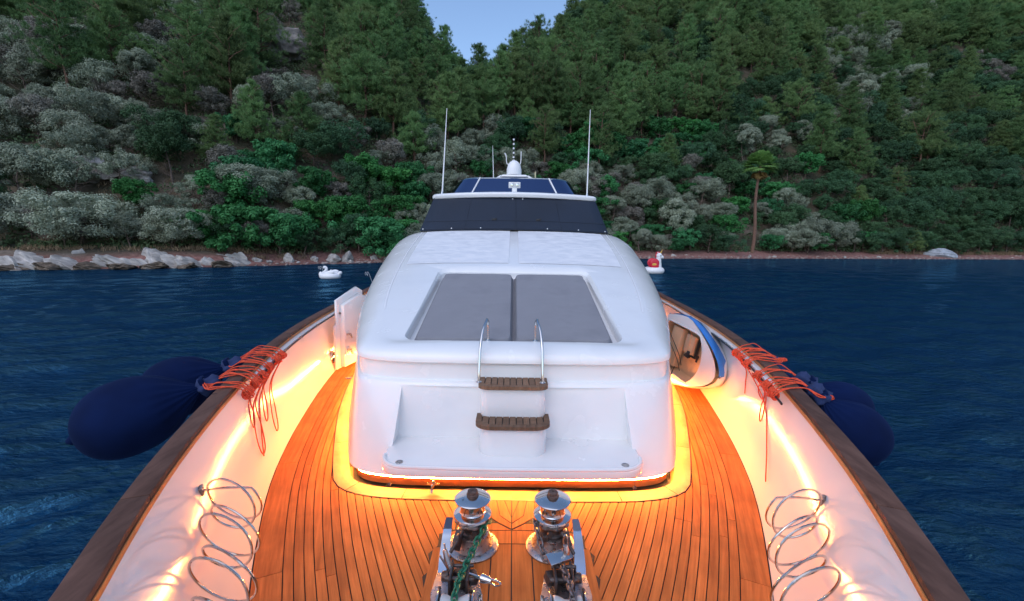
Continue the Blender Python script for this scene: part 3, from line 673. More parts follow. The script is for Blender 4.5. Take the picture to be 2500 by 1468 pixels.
def zone(u):
    for lim, t in ((110, 'at the left frame edge'), (260, 'above the white rock ledge'), (470, 'above the jagged outcrop'), (640, 'above the tall beach rock'), (790, 'above the swan float'), (960, 'left of the cabin top'), (1100, 'behind the left whip antenna'), (1330, 'behind the radar dome'),
                   (1500, 'behind the right whip antenna'), (1680, 'above the unicorn float'), (1800, 'just left of the palm'), (1960, 'above or behind the palm'), (2130, 'right of the palm'), (2300, 'left of the bluish boulder'), (9999, 'above the bluish boulder')):
        if u < lim: return t
def tier(s):
    return 'by the beach' if s < 11 else 'low on the slope' if s < 24 else 'on the mid slope' if s < 42 else 'high on the slope' if s < 65 else 'near the ridge'
TONE = {'olive_tree': 'silvery olive', 'maquis_bush': 'brownish maquis', 'pine_tree': 'green pine', 'fig_tree': 'green fig', 'evergreen_oak': 'dark evergreen'}
GRP = {'olive_tree': 'olive trees on the hillside', 'maquis_bush': 'maquis bushes on the hillside', 'pine_tree': 'pine trees on the hillside', 'fig_tree': 'fig trees on the hillside', 'evergreen_oak': 'evergreen oaks on the hillside'}
protos = {}
named = {}
def plant(kd, x, y, z, sc, rz, vi, label):
    trunk, crown, H, adj = KIND[kd][vi]
    root = bpy.data.objects.new(kd, None); COL.objects.link(root); root.location = (x, y, z - 0.15); root.rotation_euler = (r.normal(0, .03), r.normal(0, .03), rz); root.scale = (sc, sc, sc * r.uniform(.92, 1.1)); root.empty_display_size = .2
    t = bpy.data.objects.new('trunk', trunk); COL.objects.link(t); t.parent = root
    c = bpy.data.objects.new('crown', crown); COL.objects.link(c); c.parent = root
    tag(root, label, kd.replace('_', ' ') if kd != 'evergreen_oak' else 'oak tree', GRP[kd]); return root
cnt = {}
rows = []
for (x, y, z, u, w, s, kd, d) in keep:
    vi = int(r.integers(0, len(KIND[kd]))); sc = (r.uniform(.74, 1.28) if kd == 'pine_tree' else r.uniform(.62, 1.12) * (1 + s * .004)) * (1.0 if s > 12 else .86)
    if kd == 'pine_tree' and s < 25: sc *= .72
    adj = KIND[kd][vi][3]; size = 'small ' if sc < .78 else 'big ' if sc > 1.05 else ''
    key = f"{size}{adj} {TONE[kd]} {tier(s)} {zone(u)}"
    rows.append((key, u, kd, x, y, z, sc, vi, w))
by = {}
for q in rows: by.setdefault(q[0], []).append(q)
for key, L in by.items():
    L.sort(key=lambda q: q[1]); n = len(L)
    for i, q in enumerate(L):
        lab = key
        if n == 2: lab = key + (', the left one' if i == 0 else ', the right one')
        elif n > 2: lab = key + (', leftmost' if i == 0 else ', rightmost' if i == n - 1 else ', ' + ord_words[min(i, 17)] + ' from left')
        plant(q[2], q[3], q[4], q[5], q[6], r.uniform(0, 6.28), q[7], lab)
print('trees', len(keep), 'rest', len(rest), {k: sum(1 for q in keep if q[6] == k) for k in KIND})

# big landmark bushes of the photograph
for (kd, x, off, sc, vi, lab) in (
    ('fig_tree', -38.5, 8.5, 1.35, 1, 'large bright green fig bush above the jagged outcrop'), ('fig_tree', -33.5, 6.0, 1.0, 0, 'bright green fig bush hanging down to the red beach'),
    ('fig_tree', -41.5, 13.0, 1.2, 2, 'bright green fig bush uppermost of the clump above the ledge'),
    ('fig_tree', -22.8, 6.5, 1.25, 1, 'wide fresh green fig bush left of the swan float'), ('fig_tree', -20.0, 8.0, 1.0, 0, 'fresh green fig bush just above the swan float'),
    ('pine_tree', 95.5, 4.5, 0.62, 4, 'small bushy pine standing on the beach by the bluish boulder'), ('olive_tree', 68.0, 6.5, 1.25, 0, 'round pale grey olive on the beach right of the palm'),
    ('olive_tree', 76.0, 6.5, 1.25, 1, 'wide pale grey olive between the palm and bluish boulder'), ('olive_tree', -55.0, 8.0, 1.25, 1, 'wide grey olive at the left edge above the ledge'),
    ('olive_tree', -15.5, 6.5, 0.9, 4, 'low olive bush at the beach beside the cabin'), ('olive_tree', 36.5, 9.0, 1.3, 2, 'pale upright olive behind the unicorn float')):
    y = float(shore_y(np.array(x))) + off; plant(kd, x, y, float(terrain_z(x, y)), sc, r.uniform(0, 6.28), vi, lab)

# far woodland beyond the individually built trees: one mass
def scatter(name, pts, crown, label):
    # one object: a cloud of points, each carrying a crown by geometry nodes
    me = bpy.data.meshes.new(name); me.from_pydata([q[:3] for q in pts], [], [])
    a = me.attributes.new('size', 'FLOAT', 'POINT'); a.data.foreach_set('value', [q[3] for q in pts])
    b = me.attributes.new('turn', 'FLOAT', 'POINT'); b.data.foreach_set('value', [q[4] for q in pts])
    o = link(name, me); src = bpy.data.objects.new(name + '_crown', crown)
    ng = bpy.data.node_groups.new(name, 'GeometryNodeTree'); ng.interface.new_socket('Geometry', in_out='INPUT', socket_type='NodeSocketGeometry'); ng.interface.new_socket('Geometry', in_out='OUTPUT', socket_type='NodeSocketGeometry')
    n, l = ng.nodes, ng.links; gi = n.new('NodeGroupInput'); go = n.new('NodeGroupOutput'); ip = n.new('GeometryNodeInstanceOnPoints'); oi = n.new('GeometryNodeObjectInfo'); oi.inputs['Object'].default_value = src
    s1 = n.new('GeometryNodeInputNamedAttribute'); s1.data_type = 'FLOAT'; s1.inputs['Name'].default_value = 'size'; s2 = n.new('GeometryNodeInputNamedAttribute'); s2.data_type = 'FLOAT'; s2.inputs['Name'].default_value = 'turn'
    cx = n.new('ShaderNodeCombineXYZ'); l.new(s2.outputs['Attribute'], cx.inputs['Z']); cs = n.new('ShaderNodeCombineXYZ')
    for k in range(3): l.new(s1.outputs['Attribute'], cs.inputs[k])
    l.new(gi.outputs[0], ip.inputs['Points']); l.new(oi.outputs['Geometry'], ip.inputs['Instance']); l.new(cx.outputs[0], ip.inputs['Rotation']); l.new(cs.outputs[0], ip.inputs['Scale']); l.new(ip.outputs[0], go.inputs[0])
    md = o.modifiers.new('scatter', 'NODES'); md.node_group = ng; tag(o, label, kind='stuff')
rf = np.random.default_rng(8)
FP = [(x, y, z - .3, float(rf.uniform(.75, 1.2)), float(rf.uniform(0, 6.28))) for (x, y, z, u, w, s, kd, d) in rest if kd == 'pine_tree']
FS = [(x, y, z - .3, float(rf.uniform(.9, 1.4)), float(rf.uniform(0, 6.28))) for (x, y, z, u, w, s, kd, d) in rest if kd != 'pine_tree']
# more of the same wood where the slope runs out of the individually built trees
for k in range(900):
    s = rf.uniform(70, 230); x = rf.uniform(60, 330) if k % 3 else rf.uniform(-150, 60); y = float(shore_y(np.array(x))) + s
    if math.hypot(x, y) < 165: continue
    (FP if rf.random() < .7 else FS).append((x, y, float(terrain_z(x, y)) - .3, float(rf.uniform(.75, 1.2)), float(rf.uniform(0, 6.28))))
for j in range(3): scatter('far_pinewood', FP[j::3], KIND['pine_tree'][(1, 3, 0)[j]][1], 'distant pinewood closing the view near the ridge')
scatter('far_scrub', FS, KIND['evergreen_oak'][1][1], 'distant scrub woodland closing the view near the ridge')

def undergrowth():
    rr = np.random.default_rng(12); C = []; N = []
    for k in range(9500):
        x = rr.uniform(-110, 210); s = 7.4 + 125 * rr.random() ** 1.25; y = float(shore_y(np.array(x))) + s
        if abs(x) / y > 1.25: continue
        
        if fbm(np.array(x * .08), np.array(y * .08), 3, 50) > 0.16 and s > 12 and x < -40: continue
        z = float(terrain_z(x, y)); uu, ww = view(x, y, z + 1)
        if uu < 460 and 380 < ww < 500 and rr.random() < .8: continue
        R = rr.uniform(.9, 2.1) * (1 + s * .004); n = 58; dd = rand_dirs(n, rr, .5); dd[:, 2] = np.abs(dd[:, 2])
        C.append(np.array([x, y, z - .1]) + dd * R * np.array([1, 1, .8]) * rr.uniform(.6, 1.05, n)[:, None]); N.append(dd)
    v, f = leaves(np.concatenate(C), np.concatenate(N), .25, .14, rr); o = link('undergrowth', make_mesh('undergrowth', v, f, M['f_under'])); tag(o, 'low scrub and undergrowth covering the hillside', kind='stuff')
undergrowth()

def dry_grass():
    rr = np.random.default_rng(19); V = []; F = []; n = 0
    P = []
    for k in range(900):
        x = rr.uniform(84, 150) if k % 3 else rr.uniform(-62, -30); s = rr.uniform(4.5, 9.5) if x > 0 else rr.uniform(3.5, 22)
        y = float(shore_y(np.array(x))) + s; P.append((x, y, float(terrain_z(x, y))))
    P = np.array(P); C = np.repeat(P, 16, 0) + np.stack([rr.normal(0, .4, 900 * 16), rr.normal(0, .4, 900 * 16), np.zeros(900 * 16)], -1)
    v, f = needles(C, np.tile(np.array([[0, 0, 1.0]]), (len(C), 1)), 2, .5, .05, rr, .35); o = link('dry_grass', make_mesh('dry_grass', v, f, M['f_grass'])); tag(o, 'dry tan grass behind the beach', kind='stuff')
dry_grass()

def palm():
    x, y = 53.0, 101.5; z = float(terrain_z(x, y)); H = 18.6
    root = empty('palm_tree', (x, y, z), label='tall fan palm with a skirt of dry orange fronds on the beach', cat='palm tree')
    b = MB(); pts = [(0.25 * math.sin(k * .5), 0, -0.5 + k * (H + .5) / 14) for k in range(15)]; b.tube(pts, [0.38 - 0.009 * k for k in range(15)], 10)
    b.build('trunk', M['bark_red'], root)
    rr = np.random.default_rng(4); hx = pts[-1][0]
    for nm, m, n, elo, ehi, L in (('crown', M['f_palm'], 85, -0.35, 1.4, 3.7), ('dry_skirt', M['f_dry'], 18, -1.4, -0.75, 2.6)):
        V = []; F = []
        for k in range(n):
            a = rr.uniform(0, 6.28); e = rr.uniform(elo, ehi); d = np.array([math.cos(a) * math.cos(e), math.sin(a) * math.cos(e), math.sin(e)]); side = np.array([-math.sin(a), math.cos(a), 0]); up = np.cross(side, d)
            c = np.array([hx, 0, H]) + d * L * .48 + (np.array([0, 0, -.25]) if nm != 'crown' else 0)
            for j in range(15):
                t = (j - 7) / 7 * 1.25; dj = d * math.cos(t) + side * math.sin(t); ll = L * .62 * (1 - .25 * abs(t)); tip = c + dj * ll + np.array([0, 0, -.22 * ll * (1 if nm == 'crown' else .4)]) + rr.normal(0, .05, 3); mid = c + dj * ll * .55; w = np.cross(dj, up) * .15
                i0 = len(V); V += [c, mid + w, tip, mid - w]; F.append((i0, i0 + 1, i0 + 2, i0 + 3))
            i0 = len(V); o_ = np.array([hx, 0, H - .1]); w = side * .04; V += [o_ - w, o_ + w, c + w, c - w]; F.append((i0, i0 + 1, i0 + 2, i0 + 3))
        me = make_mesh(nm, V, F, m); link(nm, me, root)
palm()

# ================================================================== THE YACHT
yacht = empty('motor_yacht', (0, 0, 0), label='white motor yacht with teak deck, navy windshield cover and amber deck lights', cat='yacht')
XE = Curve1([(-0.55, 0), (-0.2, .25), (.5, .62), (1.3, 1.0), (2.3, 1.50), (2.62, 1.65), (3.45, 1.99), (4.2, 2.21), (5.15, 2.42), (5.86, 2.55), (6.7, 2.67), (8.5, 2.82), (11, 2.95), (15, 3.0), (20, 2.95)])
XR = Curve1([(-1.0, 0), (-.6, .45), (0, .87), (.7, 1.17), (1.38, 1.446), (1.74, 1.608), (2.3, 1.828), (3.36, 2.165), (4.46, 2.455), (5.72, 2.675), (7.6, 2.85), (8.54, 2.90), (11, 3.05), (15, 3.12), (20, 3.08)])
W = Curve1([(3.2, 1.24), (3.6, 1.40), (3.8, 1.475), (4.2, 1.62), (5.17, 1.93), (6, 2.12), (7.5, 2.37), (9, 2.52), (12, 2.6), (16, 2.6)])
RAILZ = 0.85

def nrm(C, y):
    e = 0.01; d = (C(y + e) - C(y - e)) / (2 * e); L = math.hypot(1, d); return -1 / L, d / L        # inboard normal on the starboard (+x) side

def gexp(y): return 1.08 + .72 * max(0, min(1, (y - 1.7) / 2.6))
def bulwark_x(y, z):
    t = max(0, min(1, z / RAILZ)); g = 1 - (1 - t) ** gexp(y)
    return XE(y) + (XR(y) - XE(y)) * g

# hull outside and bulwark inside
def build_hull():
    S = np.concatenate([np.linspace(0, 1, 46) ** 1.25 * 21.0 - 1.0]); zs = [RAILZ, 0.5, 0.0, -0.6, -1.3, -2.0, -2.7, -3.4]
    V = []; n = len(zs)
    for side in (1, -1):
        for y in S:
            xr = max(0.02, XR(y)) + 0.11 * min(1, (y + 1) / .3)
            for z in zs:
                q = (RAILZ - z) / 4.2; bw = max(0, 1 - (y + 1) / 11)
                V.append((side * xr * (1 - q * (0.10 + 0.62 * bw)), y + q * bw * 1.7, z))
    f = grid_faces(len(S), n); m = len(S) * n; f2 = [tuple(m + i for i in q[::-1]) for q in f]
    me = make_mesh('hull', V, f + f2, M['hull'], smooth=True); link('hull', me, yacht)
    ts = np.linspace(0, 1, 15)
    for side in (1, -1):
        V = []
        for s in np.linspace(0, 1, 90) ** 1.2:
            yR = -0.98 + 20.98 * s; yE = -0.53 + 20.53 * s
            for t in ts:
                g = 1 - (1 - t) ** gexp(yR); x = XE(yE) + (XR(yR) - XE(yE)) * g; y = yE + (yR - yE) * t
                V.append((side * x, y, -0.004 + (RAILZ + .004) * t))
        f = grid_faces(90, 15); f = f if side > 0 else [q[::-1] for q in f]
        link('bulwark', make_mesh('bulwark', V, f, M['bulwark'], smooth=True), yacht)
    tr = MB(); tr.box((0, 20.02, -1.2), (6.1, .05, 4.1)); tr.build('transom', M['hull'], yacht)
build_hull()

def rail_strip(name, y0, y1, off0, off1, z0, z1, material, side, bevel=0.006, n=None):
    n = n or max(4, int((y1 - y0) / .22)); V = []
    for y in np.linspace(y0, y1, n):
        nx, ny = nrm(XR, y)
        for o_, z in ((off0, z0), (off1, z0), (off1, z1), (off0, z1)):
            V.append((side * (XR(y) + nx * o_), y + ny * o_, z))
    m = MB(); m.v = V; f = []
    for i in range(n - 1):
        for k in range(4): f.append((i * 4 + k, i * 4 + (k + 1) % 4, i * 4 + 4 + (k + 1) % 4, i * 4 + 4 + k))
    f += [(0, 1, 2, 3), tuple((n - 1) * 4 + k for k in (3, 2, 1, 0))]; m.f = f
    return m.build(name, material, yacht, bevel=bevel, angle=30)
for side in (-1, 1):
    for a, b in ((-0.93, 1.9), (1.904, 5.2), (5.204, 9.6), (9.604, 14.5), (14.504, 19.9)):
        rail_strip('cap_rail', a, b, 0.023, -0.090, RAILZ, RAILZ + 0.045, M['teak_grey'], side)
    rail_strip('rail_edge', -0.85, 19.9, 0.030, 0.0235, RAILZ - 0.012, RAILZ + 0.016, M['lit_teak_edge'], side, .002)
    rail_strip('rail_ledge', 3.75, 19.8, 0.085, 0.0305, RAILZ - 0.032, RAILZ - 0.006, M['gelcoat'], side, .004)
    # black track with little stanchion eyes under the ledge
    tp = [(side * (XR(y) + nrm(XR, y)[0] * .098), y + nrm(XR, y)[1] * .098, RAILZ - 0.028) for y in np.linspace(3.6 if side < 0 else 3.3, 12, 40)]
    b = MB(); b.tube(tp, 0.0095, 6); b.build('lashing_rail', M['blackline'], yacht)
    for y in (3.62, 4.1, 4.62, 5.2, 5.9, 6.7, 7.6):
        nx, ny = nrm(XR, y); b = MB(); p = Vector((side * (XR(y) + nx * .098), y + ny * .098, RAILZ - 0.028)); b.tube([p + Vector((side * .04, 0, -.01)), p, p + Vector((0, 0, .02))], .010, 6)
        b.build('rail_eye', M['steel'], yacht)
# end cap piece at the stem
b = MB(); b.v, b.f = prism([(0.34, -.66), (0.20, -.87), (0, -1.10), (-.20, -.87), (-.34, -.66), (0, -.74)], RAILZ + .0455, RAILZ + .06); b.build('stem_cap', M['teak_grey'], yacht, bevel=.004)

# ------------------------------------------------------------------ deck and its planks
ys = np.linspace(-0.5, 19.9, 70)
V = []
for y in ys: V += [(-XE(y) - .01, y, -0.012), (XE(y) + .01, y, -0.012)]
deck = link('deck', make_mesh('deck', V, [(2 * i, 2 * i + 1, 2 * i + 3, 2 * i + 2) for i in range(len(ys) - 1)], M['caulk']), yacht)

def strip_piece(name, L, Rr, z, material, parent, th=0.008):
    """a flat plank between two edge lines"""
    n = len(L); c = (np.array(L[n // 2]) + np.array(Rr[n // 2])) / 2; V = []
    for a, b_ in zip(L, Rr): V += [(a[0], a[1], z), (b_[0], b_[1], z), (b_[0], b_[1], z - th), (a[0], a[1], z - th)]
    f = []
    for i in range(n - 1):
        for k in range(4): f.append((i * 4 + k, i * 4 + (k + 1) % 4, i * 4 + 4 + (k + 1) % 4, i * 4 + 4 + k))
    f += [(0, 3, 2, 1), tuple((n - 1) * 4 + k for k in range(4))]
    dx, dy = (np.array(L[-1]) + np.array(Rr[-1])) / 2 - (np.array(L[0]) + np.array(Rr[0])) / 2; ang = math.atan2(-dx, dy); ca, sa = math.cos(-ang), math.sin(-ang)
    V = [((p[0] - c[0]) * ca - (p[1] - c[1]) * sa, (p[0] - c[0]) * sa + (p[1] - c[1]) * ca, p[2]) for p in V]
    me = make_mesh(name, V, f, material); bm = bmesh.new(); bm.from_mesh(me); bmesh.ops.recalc_face_normals(bm, faces=bm.faces); bm.to_mesh(me); bm.free()
    o = link(name, me, parent, (c[0], c[1], 0), (0, 0, ang)); return o

def foot_outline(off=0.0, yend=15.0, yf=3.42, dW=0.0, b=.42, n=5.0, nc=9, ny_=26):
    P = []
    for k in range(nc + 1):
        th = math.pi / 2 * k / nc; yy = yf + b * (1 - math.cos(th) ** (2 / n)) ; h = math.sin(th) ** (2 / n); P.append([(W(yy) - dW) * h, yy])
    a = P[1]; P[1:1] = [[a[0] * q, P[0][1] + (a[1] - P[0][1]) * q ** 4] for q in (.3, .6, .85)]
    y = yf + b
    for k in range(1, ny_ + 1):
        t = k / ny_; yy = y + (yend - y) * t ** 1.5; P.append([W(yy) - dW, yy])
    P = np.array(P)
    if off:
        T = np.gradient(P, axis=0); T[0] = (1, 0); T /= np.linalg.norm(T, axis=1, keepdims=True); N = np.stack([T[:, 1], -T[:, 0]], 1); P = P + N * off
    return P

PW, GAP = 0.060, 0.0062
def inside_cabin(x, y):
    if y < 3.42: return False
    b_ = .42; h = 1.0 if y > 3.42 + b_ else (max(0, 1 - ((3.42 + b_ - y) / b_) ** 5)) ** .2
    return x < W(y) * h - 0.0
rp = random.Random(11)
def deck_planks(side):
    Y = np.linspace(0.3, 11.0, 150)
    def edge(d): return [(XE(y) + nrm(XE, y)[0] * d, y + nrm(XE, y)[1] * d) for y in Y]
    def emit(d0, d1, mat_, joints, ok):
        A = edge(d0); B = edge(d1); run = []
        def flush(run):
            i = 0; 
            while i < len(run) - 1:
                L = int(rp.uniform(*joints) / 0.0714); j = min(len(run) - 1, i + max(3, L))
                if len(run) - 1 - j < 4: j = len(run) - 1
                ids = list(range(i, j + 1, 3)); 
                if ids[-1] != j: ids.append(j)
                a = [A[run[k]] for k in ids]; b_ = [B[run[k]] for k in ids]
                if j < len(run) - 1:       # leave the butt joint open by a few millimetres
                    q = .05; a[-1] = tuple(np.array(a[-1]) * (1 - q) + np.array(A[run[j - 1]]) * q); b_[-1] = tuple(np.array(b_[-1]) * (1 - q) + np.array(B[run[j - 1]]) * q)
                strip_piece('plank', [(side * x, y) for x, y in a], [(side * x, y) for x, y in b_], 0.0, mat_, deck)
                i = j
        for i in range(len(Y)):
            mx_, my = (A[i][0] + B[i][0]) / 2, (A[i][1] + B[i][1]) / 2
            if ok(mx_, my): run.append(i)
            else:
                if len(run) > 3: flush(run)
                run = []
        if len(run) > 3: flush(run)
    emit(0.008, 0.172, M['teak'], (1.0, 1.7), lambda x, y: y > 1.2)
    d = 0.172 + GAP
    for k in range(34):
        def ok(x, y):
            if inside_cabin(x + .03, y) and y > 3.42: return False
            cx = 0.43 if y < 2.82 else 0.43 - (y - 2.82) * 1.1
            return y > 1.2 and x > max(cx, .02) and y < 9.8
        emit(d, d + PW - GAP, M['teak'], (1.3, 3.0), ok)
        d += PW
for side in (-1, 1): deck_planks(side)

# centre boards over the nibbed ends
def overlay(poly, z, material, grow=0.006, name='plank', under=True):
    c = np.mean(poly, axis=0); 
    if under:
        g = [(c[0] + (p[0] - c[0]) * (1 + grow / max(.03, abs(p[0] - c[0])) * 1.0), c[1] + (p[1] - c[1]) * (1 + grow / max(.03, abs(p[1] - c[1])))) for p in poly]
        b = MB(); b.v, b.f = prism(g, -.002, z - .0015); b.build('caulk_seam', M['caulk'], deck, smooth=False)
    b = MB(); b.v, b.f = prism([tuple(p) for p in poly], -.004, z); return b.build(name, material, deck, smooth=False, off=(float(c[0]), float(c[1]), 0))
# dark bed under the king boards: notched outline where the side planks nib in
nib = [(.53, 1.2), (.53, 2.30), (.50, 2.36), (.54, 2.50), (.50, 2.56), (.54, 2.70), (.49, 2.78), (.50, 2.90), (.40, 2.95), (.40, 3.05), (.27, 3.09), (.26, 3.2), (.18, 3.24), (.18, 3.32), (0, 3.32)]
bed = nib + [(-x, y) for x, y in nib[:-1]][::-1]
b = MB(); b.v, b.f = prism([(x * 1.012, y) for x, y in bed], -.003, .0012); b.build('caulk_seam', M['caulk'], deck, smooth=False)
def king(): 
    z = .0035; rows = []
    xs0 = [-.525, -.395, -.265, -.133, -.0, .133, .265, .395, .525]
    for i in range(8):          # fore boards fan slightly
        a, c = xs0[i], xs0[i + 1]; q = 1.0
        y1 = 2.80 if abs(a + c) < .9 else 2.76
        sc = lambda x, y: x * (q + (1 - q) * (2.8 - y) / 1.6) 
        overlay([(sc(a, 1.2) + .004, 1.2), (sc(c, 1.2) - .004, 1.2), (sc(c, y1) - .004, y1), (sc(a, y1) + .004, y1)], z, M['teak'], under=False)
    # transverse boards and the V of short boards pointing forward
    for sgn in (-1, 1):
        P = lambda L: [(sgn * x, y) for x, y in L]
        overlay(P([(.004, 2.808), (.47, 2.808), (.47, 2.90), (.38, 2.94), (.004, 2.94)]), z, M['teak'], under=False)
        overlay(P([(.004, 2.948), (.10, 3.02), (.39, 3.02), (.39, 2.948)]), z, M['teak'], under=False)
        overlay(P([(.004, 2.965), (.090, 3.03), (.16, 3.10), (.18, 3.32), (.125, 3.32), (.09, 3.11), (.004, 3.02)]), z, M['teak'], under=False)
        overlay(P([(.004, 3.032), (.084, 3.115), (.118, 3.32), (.064, 3.32), (.004, 3.09)]), z, M['teak'], under=False)
        overlay(P([(.004, 3.105), (.057, 3.32), (.004, 3.32)]), z, M['teak'], under=False)
        overlay(P([(.175, 3.10), (.255, 3.10), (.245, 3.19), (.19, 3.32)]), z, M['teak'], under=False)
        overlay(P([(.168, 3.03), (.385, 3.03), (.26, 3.088), (.17, 3.090)]), z, M['teak'], under=False)
king()
# margin boards round the cabin foot
def margin():
    I = foot_outline(-.02); O = foot_outline(.118); n = len(I)
    full = lambda P: [tuple(p) for p in P]
    for side in (-1, 1):
        V = []; Ou = foot_outline(.126)
        for a, b_ in zip(I, Ou): V += [(side * a[0], a[1], .0018), (side * b_[0], b_[1], .0018), (side * b_[0], b_[1], -.006), (side * a[0], a[1], -.006)]
        f = [q for i in range(n - 1) for q in ((4 * i, 4 * i + 1, 4 * i + 5, 4 * i + 4), (4 * i + 1, 4 * i + 2, 4 * i + 6, 4 * i + 5))]
        link('caulk_seam', make_mesh('caulk_seam', V, f, M['caulk']), deck)
        cuts = [0, 5, 9, 15, 19, 23, 27, 31, n - 1]
        for a, b_ in zip(cuts[:-1], cuts[1:]):
            LI = [np.array(I[k]) for k in range(a, b_ + 1)]; LO = [np.array(O[k]) for k in range(a, b_ + 1)]
            e = .006 / max(.05, np.linalg.norm(LI[-1] - LI[-2]))
            LI[-1] = LI[-1] + (LI[-2] - LI[-1]) * e; LO[-1] = LO[-1] + (LO[-2] - LO[-1]) * e
            strip_piece('plank', [(side * p[0], p[1]) for p in LI], [(side * p[0], p[1]) for p in LO], .005, M['teak_margin'], deck)
margin()
# small bronze deck filler by the port side deck
b = MB(); b.lathe([(.001, .006), (.045, .006), (.052, .002), (.052, -.004)][::-1], 20, (-2.33, 6.25, 0)); b.build('deck_filler', M['steel'], yacht)

# ------------------------------------------------------------------ trunk cabin
def ring(P, z): return [(-x, y, z) for x, y in P[::-1]] + [(x, y, z) for x, y in P[1:]]
def solid(rings, caps=True):
    V = [p for r_ in rings for p in r_]; n = len(rings[0]); f = []
    for i in range(len(rings) - 1):
        for k in range(n): f.append((i * n + k, i * n + (k + 1) % n, (i + 1) * n + (k + 1) % n, (i + 1) * n + k))
    if caps: f += [tuple(range(n))[::-1], tuple((len(rings) - 1) * n + k for k in range(n))]
    return V, f
def fixn(me):
    bm = bmesh.new(); bm.from_mesh(me); bmesh.ops.recalc_face_normals(bm, faces=bm.faces); bm.to_mesh(me); bm.free()
    me.polygons.foreach_set('use_smooth', [True] * len(me.polygons)); me.set_sharp_from_angle(angle=math.radians(35))

# plinth, recessed, with the light strip hidden above it
def inset(a, dy=0.0):
    P = foot_outline(a, 13.0 if dy else 15.0); Q = foot_outline(a - .030, 13.0 if dy else 15.0); w_ = np.clip((4.1 - P[:, 1]) / .5, 0, 1)[:, None]; return P * (1 - w_) + Q * w_
def led():
    for a, b_ in ((-.032, -.046),):
        R0 = ring(inset(a, 1), .090); R1 = ring(inset(a, 1), .078); R2 = ring(inset(b_, 1), .078)
        n = len(R0); V = R0 + R1 + R2; f = [(n + k, n + k + 1, k + 1, k) for k in range(n - 1)]
        me = make_mesh('light_strip', V, f, M['led']); link('light_strip', me, yacht)
led()
pl = [ring(inset(-.050), z) for z in (0.002, .091)]
me = make_mesh('plinth', *solid(pl), M['plinth']); fixn(me); link('plinth', me, yacht)
# lower body
def body_ring(z, inset=0.0):
    q = z / .8; return ring(foot_outline(0, 15, 3.41 + .47 * z ** .9 * (1.0), .13 * q, .42 - .06 * q, 4.6), z) if inset == 0 else ring(foot_outline(-inset, 15, 3.41 + .47 * z ** .9, .13 * q, .42 - .06 * q, 4.6), z)
rings = [body_ring(.092, .05), body_ring(.092, .006), body_ring(.10, 0)] + [body_ring(z) for z in (.16, .25, .35, .45, .55, .65, .73, .775)] + [body_ring(.792, .006), body_ring(.80, .018), body_ring(.80, .25)]
me = make_mesh('cabin_body', *solid(rings), M['gelcoat']); fixn(me); body = link('cabin_body', me, yacht)
cut = MB(); 
V = []
for (x, y, z) in ((-1.01, 3.0, .30), (1.01, 3.0, .30), (1.01, 3.785, .30), (-1.01, 3.785, .30), (-.95, 3.0, .765), (.95, 3.0, .765), (.965, 3.795, .765), (-.965, 3.795, .765)): V.append((x, y, z))
apply_bool(body, (V, [(3, 2, 1, 0), (4, 5, 6, 7), (0, 1, 5, 4), (1, 2, 6, 5), (2, 3, 7, 6), (3, 0, 4, 7)]), 0.012)
# band between body and shell
rings = [ring(foot_outline(0, 15, 3.850, .155, .36, 4.4), .79), ring(foot_outline(0, 15, 3.860, .16, .36, 4.4), .985)]
me = make_mesh('cabin_band', *solid(rings), M['gelcoat']); fixn(me); link('cabin_band', me, yacht)
